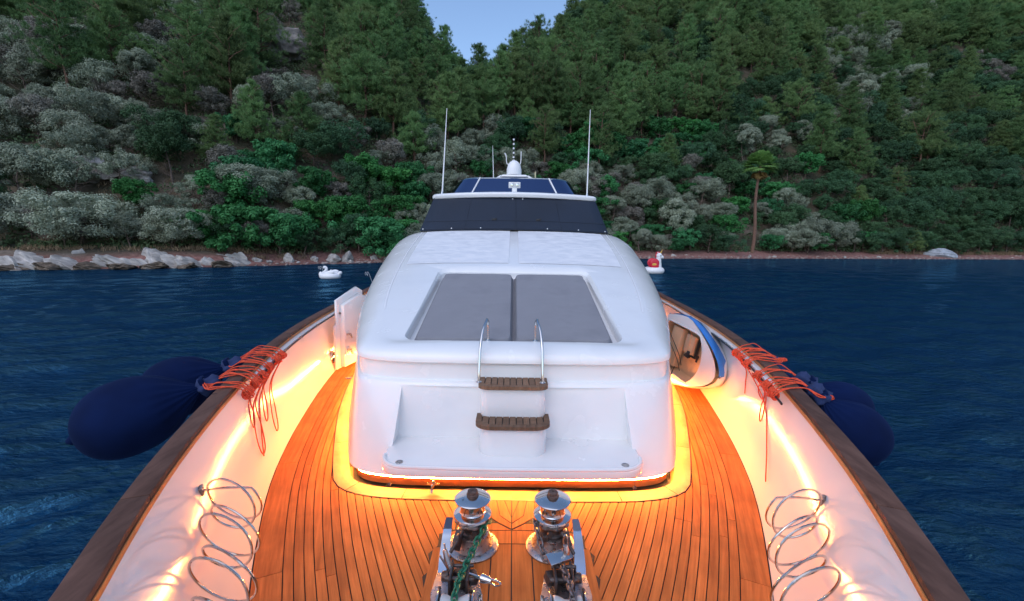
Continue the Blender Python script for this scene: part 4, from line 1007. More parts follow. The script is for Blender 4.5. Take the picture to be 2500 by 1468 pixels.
# upper shell
YF = 3.82
def ztop(y): return 1.10 + .2235 * (y - 4.12) if y < 8.6 else 2.101 + .05 * (y - 8.6) * max(0, 1 - (y - 8.6) / 4)
def shell_z(x, y):
    y = max(y, 4.12); w_ = W(y) - .1 - (.30 + .115 * (y - 4.12)); d = max(0, abs(x) - w_ * .55); return ztop(y) - .018 * x * x * .6 - .02 * d * d
def build_shell():
    P = foot_outline(0, 14.0, YF, .125, .40, 4.2, 12, 40); P = np.array([(-x, y) for x, y in P[::-1]] + [(x, y) for x, y in P[1:]])
    rings = []
    def inward(p, d):
        c = np.array([0.0, max(p[1], YF + 1.3)]); v = c - p; L = np.linalg.norm(v); return p + v / L * d
    def params(p):
        q = inward(p, .3); yy = max(p[1], YF + .3); fr = min(1, max(0, (p[1] - YF) / 1.2))
        Rh = .30 + .09 * max(0, yy - 4.12) if yy < 9 else .74
        return Rh
    zl = .955
    def R(fn): rings.append([fn(p) for p in P])
    R(lambda p: (*inward(p, .06), zl)); R(lambda p: (*inward(p, .008), zl)); R(lambda p: (*inward(p, 0), zl + .008))
    def wall(p, s):
        Rh = params(p); top = inward(p, Rh + .0); zt = shell_z(top[0], top[1]); Rv = min(zt - zl - .03, Rh * .72 if p[1] > 4.3 else Rh); hw = zt - Rv - zl
        lean = .10 * hw
        return Rh, zt, Rv, hw, lean
    for s in (.33, .66, 1.0):
        R(lambda p, s=s: (lambda w_: (*inward(p, w_[4] * s), zl + .008 + (w_[3] - .008) * s))(wall(p, s)))
    for k in range(1, 11):
        a = math.pi / 2 * k / 10
        def fn(p, a=a):
            Rh, zt, Rv, hw, lean = wall(p, 1); d = lean + (Rh - lean) * (1 - math.cos(a)); q = inward(p, d); return (*q, zt - Rv * (1 - math.sin(a)))
        R(fn)
    for t in (.08, .2, .4, .6, .8, .93):
        def fn(p, t=t):
            Rh = params(p); a_ = inward(p, Rh); c = np.array([0.0, max(p[1], YF + 1.3)]); q = a_ + (c - a_) * t
            return (q[0], q[1], shell_z(q[0], q[1]))
        R(fn)
    V, f = solid(rings, False); n = len(P); V = list(V)
    # close: spine on top, plain cap below
    base = len(V); 
    for p in P: V.append((0.0, max(p[1], YF + 1.3), shell_z(0, max(p[1], YF + 1.3))))
    m = len(rings) - 1
    for k in range(n - 1): f.append((m * n + k, m * n + k + 1, base + k + 1, base + k))
    f.append(tuple(range(n))[::-1]); f = [q for q in f if not (q[1] % n == 0 and q[0] % n == n - 1 and len(q) == 4)]
    # aft face closed by a fan over the profile
    L = [i * n for i in range(m + 1)]; Rr = [i * n + n - 1 for i in range(m + 1)]
    f.append(tuple(L) + (base,) + tuple(Rr[::-1]))
    me = bpy.data.meshes.new('cabin_shell'); me.from_pydata([tuple(map(float, p)) for p in V], [], f); me.materials.append(M['gelcoat'])
    bm = bmesh.new(); bm.from_mesh(me); bmesh.ops.remove_doubles(bm, verts=bm.verts, dist=1e-4); bmesh.ops.recalc_face_normals(bm, faces=bm.faces); bm.to_mesh(me); bm.free()
    me.polygons.foreach_set('use_smooth', [True] * len(me.polygons)); me.set_sharp_from_angle(angle=math.radians(40))
    return link('cabin_shell', me, yacht)
shell = build_shell()
SL = math.atan(.2235)
def slope_pt(x, s, h):
    """s metres up the slope from the sunpad's lower edge, h above it"""
    return (x, 4.125 + s * math.cos(SL) - h * math.sin(SL), 1.10 + s * math.sin(SL) + h * math.cos(SL))
rr_ = round_rect(-.985, .985, 0.0, 2.17, .13, 6)
rr_ = [(x * (1.0 + (0.035 if s_ < .3 else 0)), s_) for x, s_ in rr_]
top_ = round_rect(-1.045, 1.045, -0.035, 2.25, .17, 6); n = len(rr_)
V = [slope_pt(x, s_, -.115) for x, s_ in rr_] + [slope_pt(x, s_, -.045) for x, s_ in rr_] + [slope_pt(x, s_, .004) for x, s_ in top_] + [slope_pt(x, s_, .3) for x, s_ in top_]
f = [tuple(range(n))[::-1], tuple(range(3 * n, 4 * n))] + [(l * n + i, l * n + (i + 1) % n, (l + 1) * n + (i + 1) % n, (l + 1) * n + i) for l in range(3) for i in range(n)]
apply_bool(shell, (V, f), 0.008)

# non-skid areas on the foredeck slope
for sgn in (-1, 1):
    V = []; nx_, ny2 = 14, 16
    for i in range(nx_):
        for j in range(ny2):
            t = j / (ny2 - 1); y = 6.55 + t * 2.1; wmax = (W(y) - .1 - (.30 + .09 * (y - 4.12))) * .98 - .03; x0 = .075; x = x0 + (wmax - x0) * i / (nx_ - 1); V.append((sgn * x, y, shell_z(x, y) + .0045))
    f = grid_faces(nx_, ny2); me = make_mesh('nonskid_panel', V, f if sgn > 0 else [q[::-1] for q in f], M['nonskid'], smooth=True); link('nonskid_panel', me, yacht)
for sgn in (-1, 1):
    V = []; 
    for j in range(30):
        t = j / 29; y = 4.9 + t * 3.7; x = (W(y) - .1 - (.30 + .09 * (y - 4.12))) * 1.0 + .02
        V += [(sgn * x, y, shell_z(x, y) + .0035), (sgn * (x + .018), y, shell_z(x + .018, y) + .0025)]
    me = make_mesh('trim_line', V, [(2 * j, 2 * j + 2, 2 * j + 3, 2 * j + 1) for j in range(29)], M['float_white'], smooth=True); link('trim_line', me, yacht)

# bench shelf, drains, plugs, tap
def shelf():
    P = [(-1.045, 3.79)] + [(-1.045 + .0, 3.45)]
    front = []
    for k in range(9):
        a = math.pi / 2 * k / 8; front.append((-1.045 + .2 * (1 - math.cos(a)), 3.43 - .19 * math.sin(a)))
    mid = [(x, 3.24 - .018 * (1 - (x / .85) ** 2)) for x in np.linspace(-.8, .8, 9)]
    poly = [(-1.045, 3.79)] + front + mid + [(-x, y) for x, y in front[::-1]] + [(1.045, 3.79)]
    b = MB(); b.v, b.f = prism(poly, .225, .302); o = b.build('bench_shelf', M['gelcoat'], yacht, bevel=.018, bseg=3)
    lip = [p for p in poly[1:-1]]; b = MB(); b.tube(catmull([(x * .985, y + .012, .305) for x, y in lip], 2), .016, 8); b.build('shelf_lip', M['gelcoat'], yacht)
shelf()
for x in (-.885, .885):
    b = MB(); b.lathe([(.001, .3045), (.018, .3045), (.020, .3055), (.027, .307), (.030, .3045), (.030, .300)], 18, (x, 3.33, 0)); b.build('shelf_drain', M['worn_steel'], yacht)
    b = MB(); b.tube([(x * 1.07, 3.262, .235), (x * 1.07, 3.258, .165)], .002, 5); b.lathe([(.001, 0), (.012, .004), (.015, .014), (.010, .026), (.001, .03)], 10, (x * 1.07, 3.258, .14)); b.build('drain_plug', M['rust'], yacht)
b = MB(); b.tube([(-.64, 3.46, .065), (-.64, 3.40, .060), (-.64, 3.36, .05), (-.64, 3.345, .03)], [.015, .015, .013, .010], 8); b.box((-.64, 3.41, .082), (.05, .012, .012)); b.tube([(-.69, 3.435, .06), (-.59, 3.435, .06)], .009, 6); b.build('deck_tap', M['steel'], yacht)

# ------------------------------------------------------------------ steps with teak treads
def block(name, hw, y0, y1, z0, z1, r_=.11, taper=.012):
    P = [(-hw, y1)] + [(-hw + r_ * (1 - math.cos(a)), y0 + r_ * (1 - math.sin(a))) for a in [math.pi / 2 * k / 7 for k in range(8)]]
    P = P + [(-x, y) for x, y in P[::-1]]; b = MB(); n = len(P)
    V = [(x * (1 + taper), y - taper * .6, z0) for x, y in P] + [(x, y, z1) for x, y in P]
    f = [tuple(range(n))[::-1], tuple(range(n, 2 * n))] + [(i, (i + 1) % n, n + (i + 1) % n, n + i) for i in range(n)]
    b.v, b.f = V, f; return b.build(name, M['gelcoat'], yacht, bevel=.006, angle=40)
block('step_block', .275, 3.445, 3.80, .300, .53, .13); block('step_block', .272, 3.635, 3.86, .525, .800, .07)
def tread(yb, yfr, z, hw, r_, notch=None, nslat=9):
    root = empty('step_tread', (0, 0, 0)); root.parent = yacht
    def arc(hw_, yf_, r2, yb_): 
        P = [(-hw_, yb_)] + [(-hw_ + r2 * (1 - math.cos(a)), yf_ + r2 * .8 * (1 - math.sin(a))) for a in [math.pi / 2 * k / 7 for k in range(8)]]
        return P + [(-x, y) for x, y in P[::-1]]
    b = MB(); b.v, b.f = prism(arc(hw, yfr, r_, yb), z, z + .020); b.build('tread_bed', M['caulk'], root, smooth=False)
    # border board: outer ring
    O = arc(hw + .004, yfr - .004, r_, yb); I = arc(hw - .042, yfr + .045, r_ * .75, yb); n = len(O)
    for seg in ((0, 5), (5, n - 6), (n - 6, n - 1)):
        L = O[seg[0]:seg[1] + 1]; Rr = I[seg[0]:seg[1] + 1]; strip_piece('border', L, Rr, z + .032, M['tread'], root, .030)
    x0, x1 = -hw + .048, hw - .048; wv = (x1 - x0) / nslat; ya = yfr + .050; ybk = yb - (.0 if notch is None else notch)
    for k in range(nslat):
        a = x0 + k * wv + .0035; c = x0 + (k + 1) * wv - .0035; e = .03 if k in (0, nslat - 1) else 0
        P = [(a, ya + (e if k == 0 else 0)), (c, ya + (e if k == nslat - 1 else 0)), (c, ybk), (a, ybk)]
        cc = np.mean(P, axis=0); b = MB(); b.v, b.f = prism(P, z + .004, z + .0315); b.build('slat', M['tread'], root, bevel=.0015, bseg=1, smooth=False, off=(float(cc[0]), float(cc[1]), 0))
    if notch:
        b = MB(); P = [(-hw + .046, ybk + .006), (hw - .046, ybk + .006), (hw - .046, yb + .03), (-hw + .046, yb + .03)]; b.v, b.f = prism(P, z + .004, z + .0317); b.build('border', M['tread'], root, smooth=False)
    return root
tread(3.885, 3.605, .800, .288, .09)
tread(3.70, 3.425, .530, .300, .14, .055)
# handrails
for sgn, fx in ((-1, -.292), (1, .250)):
    tx = -.246 if sgn < 0 else .212; ex = -.238 if sgn < 0 else .200
    P = catmull([(fx, 3.715, .825), (fx * .995, 3.735, .93), (fx * .98, 3.79, 1.10), (fx * .93, 3.90, 1.235), (tx, 4.0, 1.300), (tx * .99, 4.065, 1.305), (ex, 4.105, 1.26), (ex, 4.112, 1.18), (ex, 4.112, 1.095)], 6)
    b = MB(); b.tube(P, .0128, 12); o = b.build('handrail', M['steel'], yacht)
    b = MB(); b.lathe([(.001, .008), (.020, .008), (.027, .003), (.027, 0)][::-1], 16, (fx, 3.715, .8315)); b.lathe([(.001, .010), (.020, .010), (.028, .004), (.028, 0)][::-1], 16, (ex, 4.112, shell_z(ex, 4.112) - .002)); b.build('rail_foot', M['steel'], o)

# ------------------------------------------------------------------ wheelhouse with the covered windshield
def arcline(hw, yc, zc, k, dz, n=17, edge=0.0):
    out = []
    for i in range(n):
        t = -1 + 2 * i / (n - 1); x = hw * t; out.append((x, yc + k * t * t + edge * max(0, abs(t) - .85) * 6, zc - dz * t * t))
    return out
bot = arcline(1.80, 8.62, 2.125, .16, .045); top = arcline(1.665, 9.43, 2.765, .14, .035)
def sheet(A, B, m, name, material, off=0.0, parent=yacht, sides=None):
    V = []
    for i in range(len(A)):
        for j in range(m):
            t = j / (m - 1); V.append(tuple(np.array(A[i]) * (1 - t) + np.array(B[i]) * t))
    f = [q[::-1] for q in grid_faces(len(A), m)]; me = make_mesh(name, V, f, material, smooth=True); return link(name, me, parent)
# house walls
b = MB(); S = []
for z, hw, y0 in ((1.9, 1.86, 8.50), (2.14, 1.80, 8.82), (2.76, 1.665, 9.62)):
    S.append([(-hw, 14.6, z)] + [(-hw, y0 + .35, z)] + [(x * hw, y0 + .02 + .16 * x * x, z) for x in (-.98, -.7, -.35, 0, .35, .7, .98)] + [(hw, y0 + .35, z), (hw, 14.6, z)])
V, f = solid(S); me = make_mesh('wheelhouse', V, f, M['gelcoat']); fixn(me); link('wheelhouse', me, yacht)
# cover cloth: front plus short returns along the sides
fb = [(-1.83, 9.6, 2.05), (-1.825, 9.1, 2.06)] + bot + [(1.825, 9.1, 2.06), (1.83, 9.6, 2.05)]
ft = [(-1.70, 10.4, 2.735), (-1.69, 9.9, 2.735)] + top + [(1.69, 9.9, 2.735), (1.70, 10.4, 2.735)]
cov = sheet(fb, ft, 9, 'windshield_cover', M['canvas']); 
def on_cover(u, v, off=.004):
    """u -1..1 across the front, v 0..1 up"""
    t = (u + 1) / 2 * (len(bot) - 1); i = min(len(bot) - 2, int(t)); q = t - i
    a = np.array(bot[i]) * (1 - q) + np.array(bot[i + 1]) * q; c = np.array(top[i]) * (1 - q) + np.array(top[i + 1]) * q
    return tuple(a * (1 - v) + c * v + np.array([0, -.8 * off, .6 * off]))
for v in (.27, .03): 
    b = MB(); b.tube([on_cover(u, v, .002) for u in np.linspace(-.99, .99, 40)], .0035, 5); b.build('seam', M['canvas_seam'], cov)
for u in (-.52, .02, .5):
    b = MB(); b.tube([on_cover(u, v, .002) for v in np.linspace(.02, .98, 12)], .003, 5); b.build('seam', M['canvas_seam'], cov)
for u in (-.97, -.66, -.35, .35, .68, .97, -.02, .1):
    b = MB(); b.lathe([(.014, 0), (.014, .006), (.009, .012), (.001, .013)], 10, on_cover(u, .045 if abs(u) > .2 else .96), Euler((math.radians(50), 0, 0)).to_matrix()); b.build('snap', M['snap'], cov)
for u in (-.215, .265):
    c = Vector(on_cover(u, .30, .01)); b = MB(); b.box(c, (.09, .02, .035)); b.tube([c + Vector((.03, 0, -.02)), c + Vector((.015, -.01, .02)), c + Vector((.05, -.01, .03))], .008, 5); b.build('wiper_pivot', M['dark_rubber'], yacht, bevel=.004)
# roof brow
S = []
def roof_ring(g, z, gy=0):
    hw = 1.71 + g; P = [(-hw, 14.8)] + [(-hw, 9.85 - gy)] + [(-hw + .12 * (1 - math.cos(a)), 9.72 - gy - .14 * math.sin(a)) for a in [math.pi / 2 * k / 5 for k in range(1, 6)]]
    P += [(x * (hw - .12), 9.58 - gy - .20 * (1 - x * x)) for x in (-.8, -.55, -.3, 0, .3, .55, .8)]
    P += [(hw - .12 * (1 - math.cos(a)), 9.72 - gy - .14 * math.sin(a)) for a in [math.pi / 2 * k / 5 for k in range(5, 0, -1)]] + [(hw, 9.85 - gy), (hw, 14.8)]
    return [(x, y, z + .045 * (1 - (x / hw) ** 2)) for x, y in P]
S = [roof_ring(-.06, 2.735, -.05), roof_ring(-.02, 2.735, -.01), roof_ring(0, 2.755), roof_ring(0, 2.80), roof_ring(-.025, 2.828, -.02), roof_ring(-.09, 2.845, -.07), roof_ring(-.5, 2.87, -.5)]
V, f = solid(S); me = make_mesh('roof', V, f, M['gelcoat']); fixn(me); link('roof', me, yacht)
# flybridge coaming and windscreen
def fly_plan(hw, yf, k=.55):
    P = [(-hw, yf + 2.6), (-hw + .0, yf + 1.6)]
    for a in [math.pi / 2 * q / 8 for q in range(1, 9)]: P.append((-hw + .62 * (1 - math.cos(a)), yf + .9 - .86 * math.sin(a)))
    P += [(x, yf + .04 * (x / .9) ** 2) for x in (-.6, -.3, 0)]
    return P + [(-x, y) for x, y in P[:-1][::-1]]
B = fly_plan(1.60, 10.62); T = fly_plan(1.43, 11.02)
def flyz(p, top): 
    q = max(0, p[1] - (11.02 if top else 10.62)); return (3.335 - .14 * min(1.2, q) ** 1.3) if top else (2.935 + .0 * q)
Bp = [(x, y, flyz((x, y), False)) for x, y in B]; Tp = [(x, y, flyz((x, y), True)) for x, y in T]
n = len(Bp); S = [[(x * 1.03, y - .05, 2.84) for x, y in B], [(x * 1.01, y - .02, 2.955) for x, y in B], [(x * .97, y + .05, 2.955) for x, y in B]]
V, f = solid(S, False); link('flybridge_coaming', make_mesh('flybridge_coaming', V, f, M['gelcoat'], smooth=True), yacht)
fw = empty('flybridge_windscreen'); fw.parent = yacht
def find(x): return min(range(n), key=lambda i: abs(Bp[i][0] - x) + (0 if 3 < i < n - 4 else 9))
iL, iR = find(-.93), find(.93)
for a, c in ((0, iL), (iL, iR), (iR, n - 1)): sheet(Bp[a:c + 1], Tp[a:c + 1], 5, 'pane', M['glass'], parent=fw)
b = MB(); b.tube(Tp, .012, 6); b.build('top_trim', M['steel'], fw)
for i in (iL, iR):
    A = np.array(Bp[i]); C_ = np.array(Tp[i]); b = MB(); b.tube([A + (0, -.012, 0), C_ + (0, -.012, .005)], .019, 6); b.build('post', M['hull'], fw)
# seats and console behind the tinted screen
b = MB(); b.box((.80, 12.0, 3.04), (.58, .25, .26)); b.build('flybridge_seat', M['pinkseat'], yacht, bevel=.05); b = MB(); b.box((1.18, 12.0, 3.03), (.34, .25, .24)); b.build('flybridge_seat', M['pinkseat'], yacht, bevel=.05)
b = MB(); b.box((-.75, 11.9, 2.98), (.85, .4, .2)); b.tube([(-1.1, 11.8, 3.0), (-1.12, 11.8, 3.25), (.9, 11.8, 3.28)], .012, 6); b.build('flybridge_console', M['dark_rubber'], yacht, bevel=.03)
# twin floodlight
fl = MB(); fl.box((0, 10.2, 3.0), (.11, .07, .16)); fo = fl.build('floodlight', M['gelcoat'], yacht, bevel=.015)
b = MB(); b.box((0, 10.19, 3.095), (.255, .07, .125)); b.build('housing', M['gelcoat'], fo, bevel=.01)
b = MB(); b.box((0, 10.150, 3.095), (.225, .012, .098)); b.build('bezel', M['nylon'], fo, bevel=.003)
for x in (-.058, .058):
    b = MB(); b.lathe([(.001, .0), (.030, .002), (.040, .010), (.042, .018)][::-1], 16, (x, 10.128, 3.095), Euler((math.radians(-90), 0, 0)).to_matrix()); b.build('lens', M['steel'], fo)
# whips, arch, dome, light mast
for A, Bt, r0 in (((-1.615, 10.4, 2.84), (-1.52, 10.6, 4.77), .016), ((1.62, 10.4, 2.84), (1.655, 10.6, 4.785), .016), ((-.665, 15.0, 3.70), (-.70, 15.0, 4.775), .013)):
    A = Vector(A); Bt = Vector(Bt); b = MB(); b.tube([A + (Bt - A) * t for t in (0, .1, .5, .8, 1)], [r0 * 1.25, r0, r0 * .8, r0 * .6, r0 * .4], 7); o = b.build('whip_antenna', M['gelcoat'], yacht)
    b = MB(); b.lathe([(.03, 0), (.03, .05), (.018, .10), (.014, .12)], 12, A); b.build('antenna_base', M['steel'], o)
b = MB(); b.v, b.f = solid([[(-.46, 14.7, 3.80), (.46, 14.7, 3.80), (.46, 15.3, 3.80), (-.46, 15.3, 3.80)], [(-.36, 14.75, 3.865), (.36, 14.75, 3.865), (.36, 15.25, 3.865), (-.36, 15.25, 3.865)]]); b.build('radar_arch', M['gelcoat'], yacht, bevel=.02)
for sgn in (-1, 1):
    b = MB(); b.tube([(sgn * .42, 15, 3.82), (sgn * .75, 14.8, 3.60), (sgn * 1.5, 14.2, 2.86)], [.06, .06, .08], 8); b.build('arch_leg', M['gelcoat'], yacht)
b = MB(); b.lathe([(.17, 0), (.235, .02), (.24, .10), (.235, .20), (.20, .32), (.14, .41), (.07, .455), (.001, .465)], 28, (-.012, 15, 3.865)); b.build('radar_dome', M['float_white'], yacht)
ms = MB(); ms.tube([(-.03, 15.02, 4.33), (-.035, 15.02, 4.98)], .014, 8); mo = ms.build('light_mast', M['blackline'], yacht)
for k in range(5):
    b = MB(); b.lathe([(.015, 0), (.030, .01), (.030, .05), (.015, .06)], 12, (-.033, 15.02, 4.40 + k * .135)); b.build('mast_light', M['float_white'], mo)
for sgn in (-1, 1):
    b = MB(); b.tube(catmull([(-.03, 15.02, 4.36), (-.03 + sgn * .10, 15.02, 4.25), (-.03 + sgn * .20, 15.02, 4.22), (-.03 + sgn * .23, 15.02, 4.32), (-.03 + sgn * .235, 15.02, 4.62 if sgn > 0 else 4.44)], 5), .014, 7)
    if sgn < 0: b.tube([(-.265, 15.02, 4.44), (-.29, 15.02, 4.52), (-.32, 15.02, 4.55)], .02, 6)
    b.build('mast_arm', M['float_white'], yacht)
b = MB(); b.tube([(.67, 15, 3.70), (.67, 15, 3.99)], .022, 7); b.build('stub_antenna', mat('cream_plastic', (.55, .5, .3), .5), yacht)

# ------------------------------------------------------------------ side deck door standing open on the port side
dr = empty('side_door'); dr.parent = yacht
def slab(name, P, t, material, parent, bev=.006):
    """vertical board: outline given as (distance along, height), running aft from (-2.60, 6.55) toward (-2.45, 7.5)"""
    a = Vector((-2.615, 6.55, 0)); d = Vector((.20, .98, 0)).normalized(); nn = Vector((-d.y, d.x, 0)); n_ = len(P)
    V = [a + d * s + Vector((0, 0, h)) + nn * t[0] for s, h in P] + [a + d * s + Vector((0, 0, h)) + nn * t[1] for s, h in P]
    b = MB(); b.v = [tuple(v) for v in V]; b.f = [tuple(range(n_)), tuple(range(n_, 2 * n_))[::-1]] + [(i, (i + 1) % n_, n_ + (i + 1) % n_, n_ + i) for i in range(n_)]
    return b.build(name, material, parent, bevel=bev)
slab('door_leaf', [(0, .02), (.75, .02), (.80, 1.12), (.62, 1.20), (.06, 1.06), (.06, .70), (0, .68)], (0, .035), M['gelcoat'], dr)
slab('door_frame', [(.10, .04), (.74, .04), (.78, 1.02), (.62, 1.09), (.14, .98)], (-.075, -.002), M['gelcoat'], dr)
for h in (.22, .46):
    slab('latch_plate', [(.12, h), (.22, h), (.22, h + .12), (.12, h + .12)], (-.10, -.0815), M['gelcoat'], dr)
    b = MB(); p = Vector((-2.50, 6.68, h + .07)); b.tube([p, p + Vector((.07, -.02, .02)), p + Vector((.08, .0, -.05))], .016, 7); b.lathe([(.001, 0), (.028, 0), (.028, .02), (.001, .02)], 10, p + Vector((.03, -.01, 0))); b.build('latch', M['worn_steel'], dr)
b = MB(); b.lathe([(.018, 0), (.018, .006), (.001, .007)], 10, (-2.575, 6.655, .86), Euler((math.radians(90), 0, 0)).to_matrix()); b.build('door_screw', M['worn_steel'], dr)
# chrome fairlead let into the port bulwark
fy, fz = 6.62, .20; fxr = bulwark_x(fy, fz); nx, ny = nrm(XE, fy)
fr = Matrix(((0, -nx * -1, 0), (0, 0, 0), (0, 0, 0)))
def fairlead():
    d = Vector((-(XE(fy + .01) - XE(fy - .01)) / .02, 1, 0)).normalized(); N = Vector((d.y, -d.x, 0)) * 1.0; c = Vector((-fxr, fy, fz)) + N * .012
    pt = lambda a, u: c + d * (.105 * math.cos(a)) * u + Vector((0, 0, 1)) * (.085 * math.sin(a)) * u
    b = MB(); b.tube([pt(2 * math.pi * k / 24, 1) for k in range(24)], .016, 8, closed=True); o = b.build('fairlead', M['steel'], yacht)
    b = MB(); P = [pt(2 * math.pi * k / 24, .98) - N * .006 for k in range(24)]; b.v = [tuple(p) for p in P]; b.f = [tuple(range(24))]; b.build('fairlead_throat', M['dark_rubber'], o, smooth=False)
    b = MB(); b.tube([c + Vector((0, 0, .085)), c - Vector((0, 0, .085))], .013, 6); b.tube([c + d * .1, c - d * .1], .013, 6); b.build('fairlead_bar', M['steel'], o)
fairlead()

# ------------------------------------------------------------------ stainless coils on the bulwarks
def coil(side, P0, P1, turns, br):
    A = Vector(P0); step = Vector(P1); ax = Vector((side * -.19, .94, .27)).normalized(); U = Vector((0, 0, 1)); U = (U - ax * U.dot(ax)).normalized(); S_ = ax.cross(U); pts = []
    n = int(turns * 30)
    for k in range(n + 1):
        t = k / 30; j = int(t // 2); q = t - 2 * j       # one wide ring, then a narrower one set back towards the bulwark
        adv = q * .30 if q < 1 else .30 + (q - 1) * .70; c = A + step * (j + adv); R = .148 + .024 * math.tanh(2.6 * math.cos(math.pi * (t - .5)))
        a = 2 * math.pi * t * side + (.5 if side < 0 else math.pi - .5); pts.append(c + S_ * (R * math.cos(a)) + U * (R * math.sin(a)))
    Bp_ = Vector(br); pts = catmull([Bp_, Bp_.lerp(pts[0], .5) + Vector((0, 0, .01)), pts[0]], 4)[:-1] + [np.array(p) for p in pts]
    b = MB(); b.tube(pts, .0064, 8); o = b.build('coil_holder', M['tube'], yacht)
    b = MB(); y0 = Bp_.y; out = Vector((side * .04, -.02, .01)); b.box(Bp_ + out * .8, (.02, .075, .085), Euler((0, side * .25, -side * .42)).to_matrix()); b.build('wall_plate', M['steel'], o, bevel=.004)
    b = MB(); b.box(Bp_ + out * .35, (.05, .03, .035), Euler((.3, side * .25, -side * .42)).to_matrix()); b.tube([Bp_ + Vector((0, 0, -.03)), Bp_ + Vector((0, 0, .035))], .012, 8); b.tube([Bp_ + out * 1.2, Bp_], .010, 8); b.build('clamp', M['worn_steel'], o, bevel=.003)
coil(-1, (-1.61, 2.44, .57), (.135, -.27, -.028), 9.6, (-1.79, 2.42, .60))
coil(1, (1.62, 2.43, .56), (-.135, -.27, -.022), 9.6, (1.795, 2.43, .585))

# ------------------------------------------------------------------ windlasses, chain stoppers and rollers
def windlass(sx, c):
    Vb = Vector((c[0], c[1], 0)); root = empty('windlass', (0, 0, 0)); root.parent = yacht
    b = MB(); b.lathe([(.17, -.002), (.172, .014), (.160, .024), (.135, .030), (.128, .045), (.112, .085), (.108, .11), (.098, .115)], 40, Vb); b.build('base', M['worn_steel'], root)
    b = MB(); b.lathe([(.090, .10), (.092, .135), (.078, .14), (.078, .165), (.090, .17), (.090, .185), (.07, .19), (.07, .225)], 28, Vb); 
    for k in range(3): b.box(Vb + Vector((-sx * .02 + .03 * k - .03, -.085, .13 + .03 * k)), (.035, .03, .045), Euler((.2, .3 * k, 0)).to_matrix())
    b.build('gearbox', M['grimy'], root, bevel=.004)
    b = MB(); b.lathe([(.085, .19), (.112, .197), (.114, .206), (.098, .213), (.096, .222), (.06, .226)], 40, Vb, mod=lambda t, a: 1 + (.055 if .1 < t < .75 else 0) * (1 if math.sin(a * 8) > 0.2 else -.6)); b.build('chain_wheel', M['worn_steel'], root)
    b = MB(); b.lathe([(.07, .222), (.122, .228), (.127, .236), (.124, .246), (.105, .256), (.086, .262), (.080, .272), (.078, .322), (.082, .332), (.095, .338), (.118, .345), (.120, .351), (.112, .357), (.052, .370), (.001, .371)], 48, Vb); b.build('drum', M['steel'], root)
    b = MB(); b.lathe([(.040, .368), (.040, .382), (.034, .386), (.034, .404), (.028, .409), (.010, .409), (.008, .400), (.001, .400)], 24 if sx < 0 else 8, Vb); b.build('centre_bolt', M['rust'], root, angle=30)
    if sx < 0: 
        b = MB(); b.tube([Vb + Vector((-.052, -.045, .360)), Vb + Vector((-.052, -.046, .3655))], .011, 10); b.build('socket', M['dark_rubber'], root)
    # polished guard plate beside the wheel
    V = []; Pth = catmull([(2.50, .03), (2.535, .085), (2.59, .135), (2.645, .185), (2.67, .235), (2.685, .275)], 4); n = len(Pth)
    for k, (y, z) in enumerate(Pth):
        t = k / (n - 1); w0 = .038 * (1 - .45 * t ** 2) * (1 - .16 * math.sin(t * math.pi)); xc = c[0] + sx * (.150 + .01 * math.sin(t * 3) - .012 * t)
        for q in (-1, 1): V += [(xc + q * w0, y, z + .0), (xc + q * w0, y + .006, z - .006)]
    f = []
    for k in range(n - 1): a = 4 * k; f += [(a, a + 2, a + 6, a + 4), (a + 1, a + 5, a + 7, a + 3), (a, a + 4, a + 5, a + 1), (a + 2, a + 3, a + 7, a + 6)]
    f += [(0, 1, 3, 2), (4 * n - 4, 4 * n - 2, 4 * n - 1, 4 * n - 3)]
    b = MB(); b.v = V; b.f = f; b.build('guard_plate', M['dark_chrome'], root)
    b = MB(); b.box((c[0] + sx * .085, 2.66, .13), (.035, .09, .10), Euler((.5, 0, sx * .2)).to_matrix()); b.box((c[0] + sx * .075, 2.60, .20), (.02, .14, .03), Euler((-.5, 0, 0)).to_matrix()); b.tube([(c[0] + sx * .05, 2.66, .2), (c[0] + sx * .12, 2.56, .12)], .012, 7); b.build('brake_arm', M['grimy'], root, bevel=.004)
    return root
windlass(-1, (-.262, 2.78)); windlass(1, (.268, 2.78))

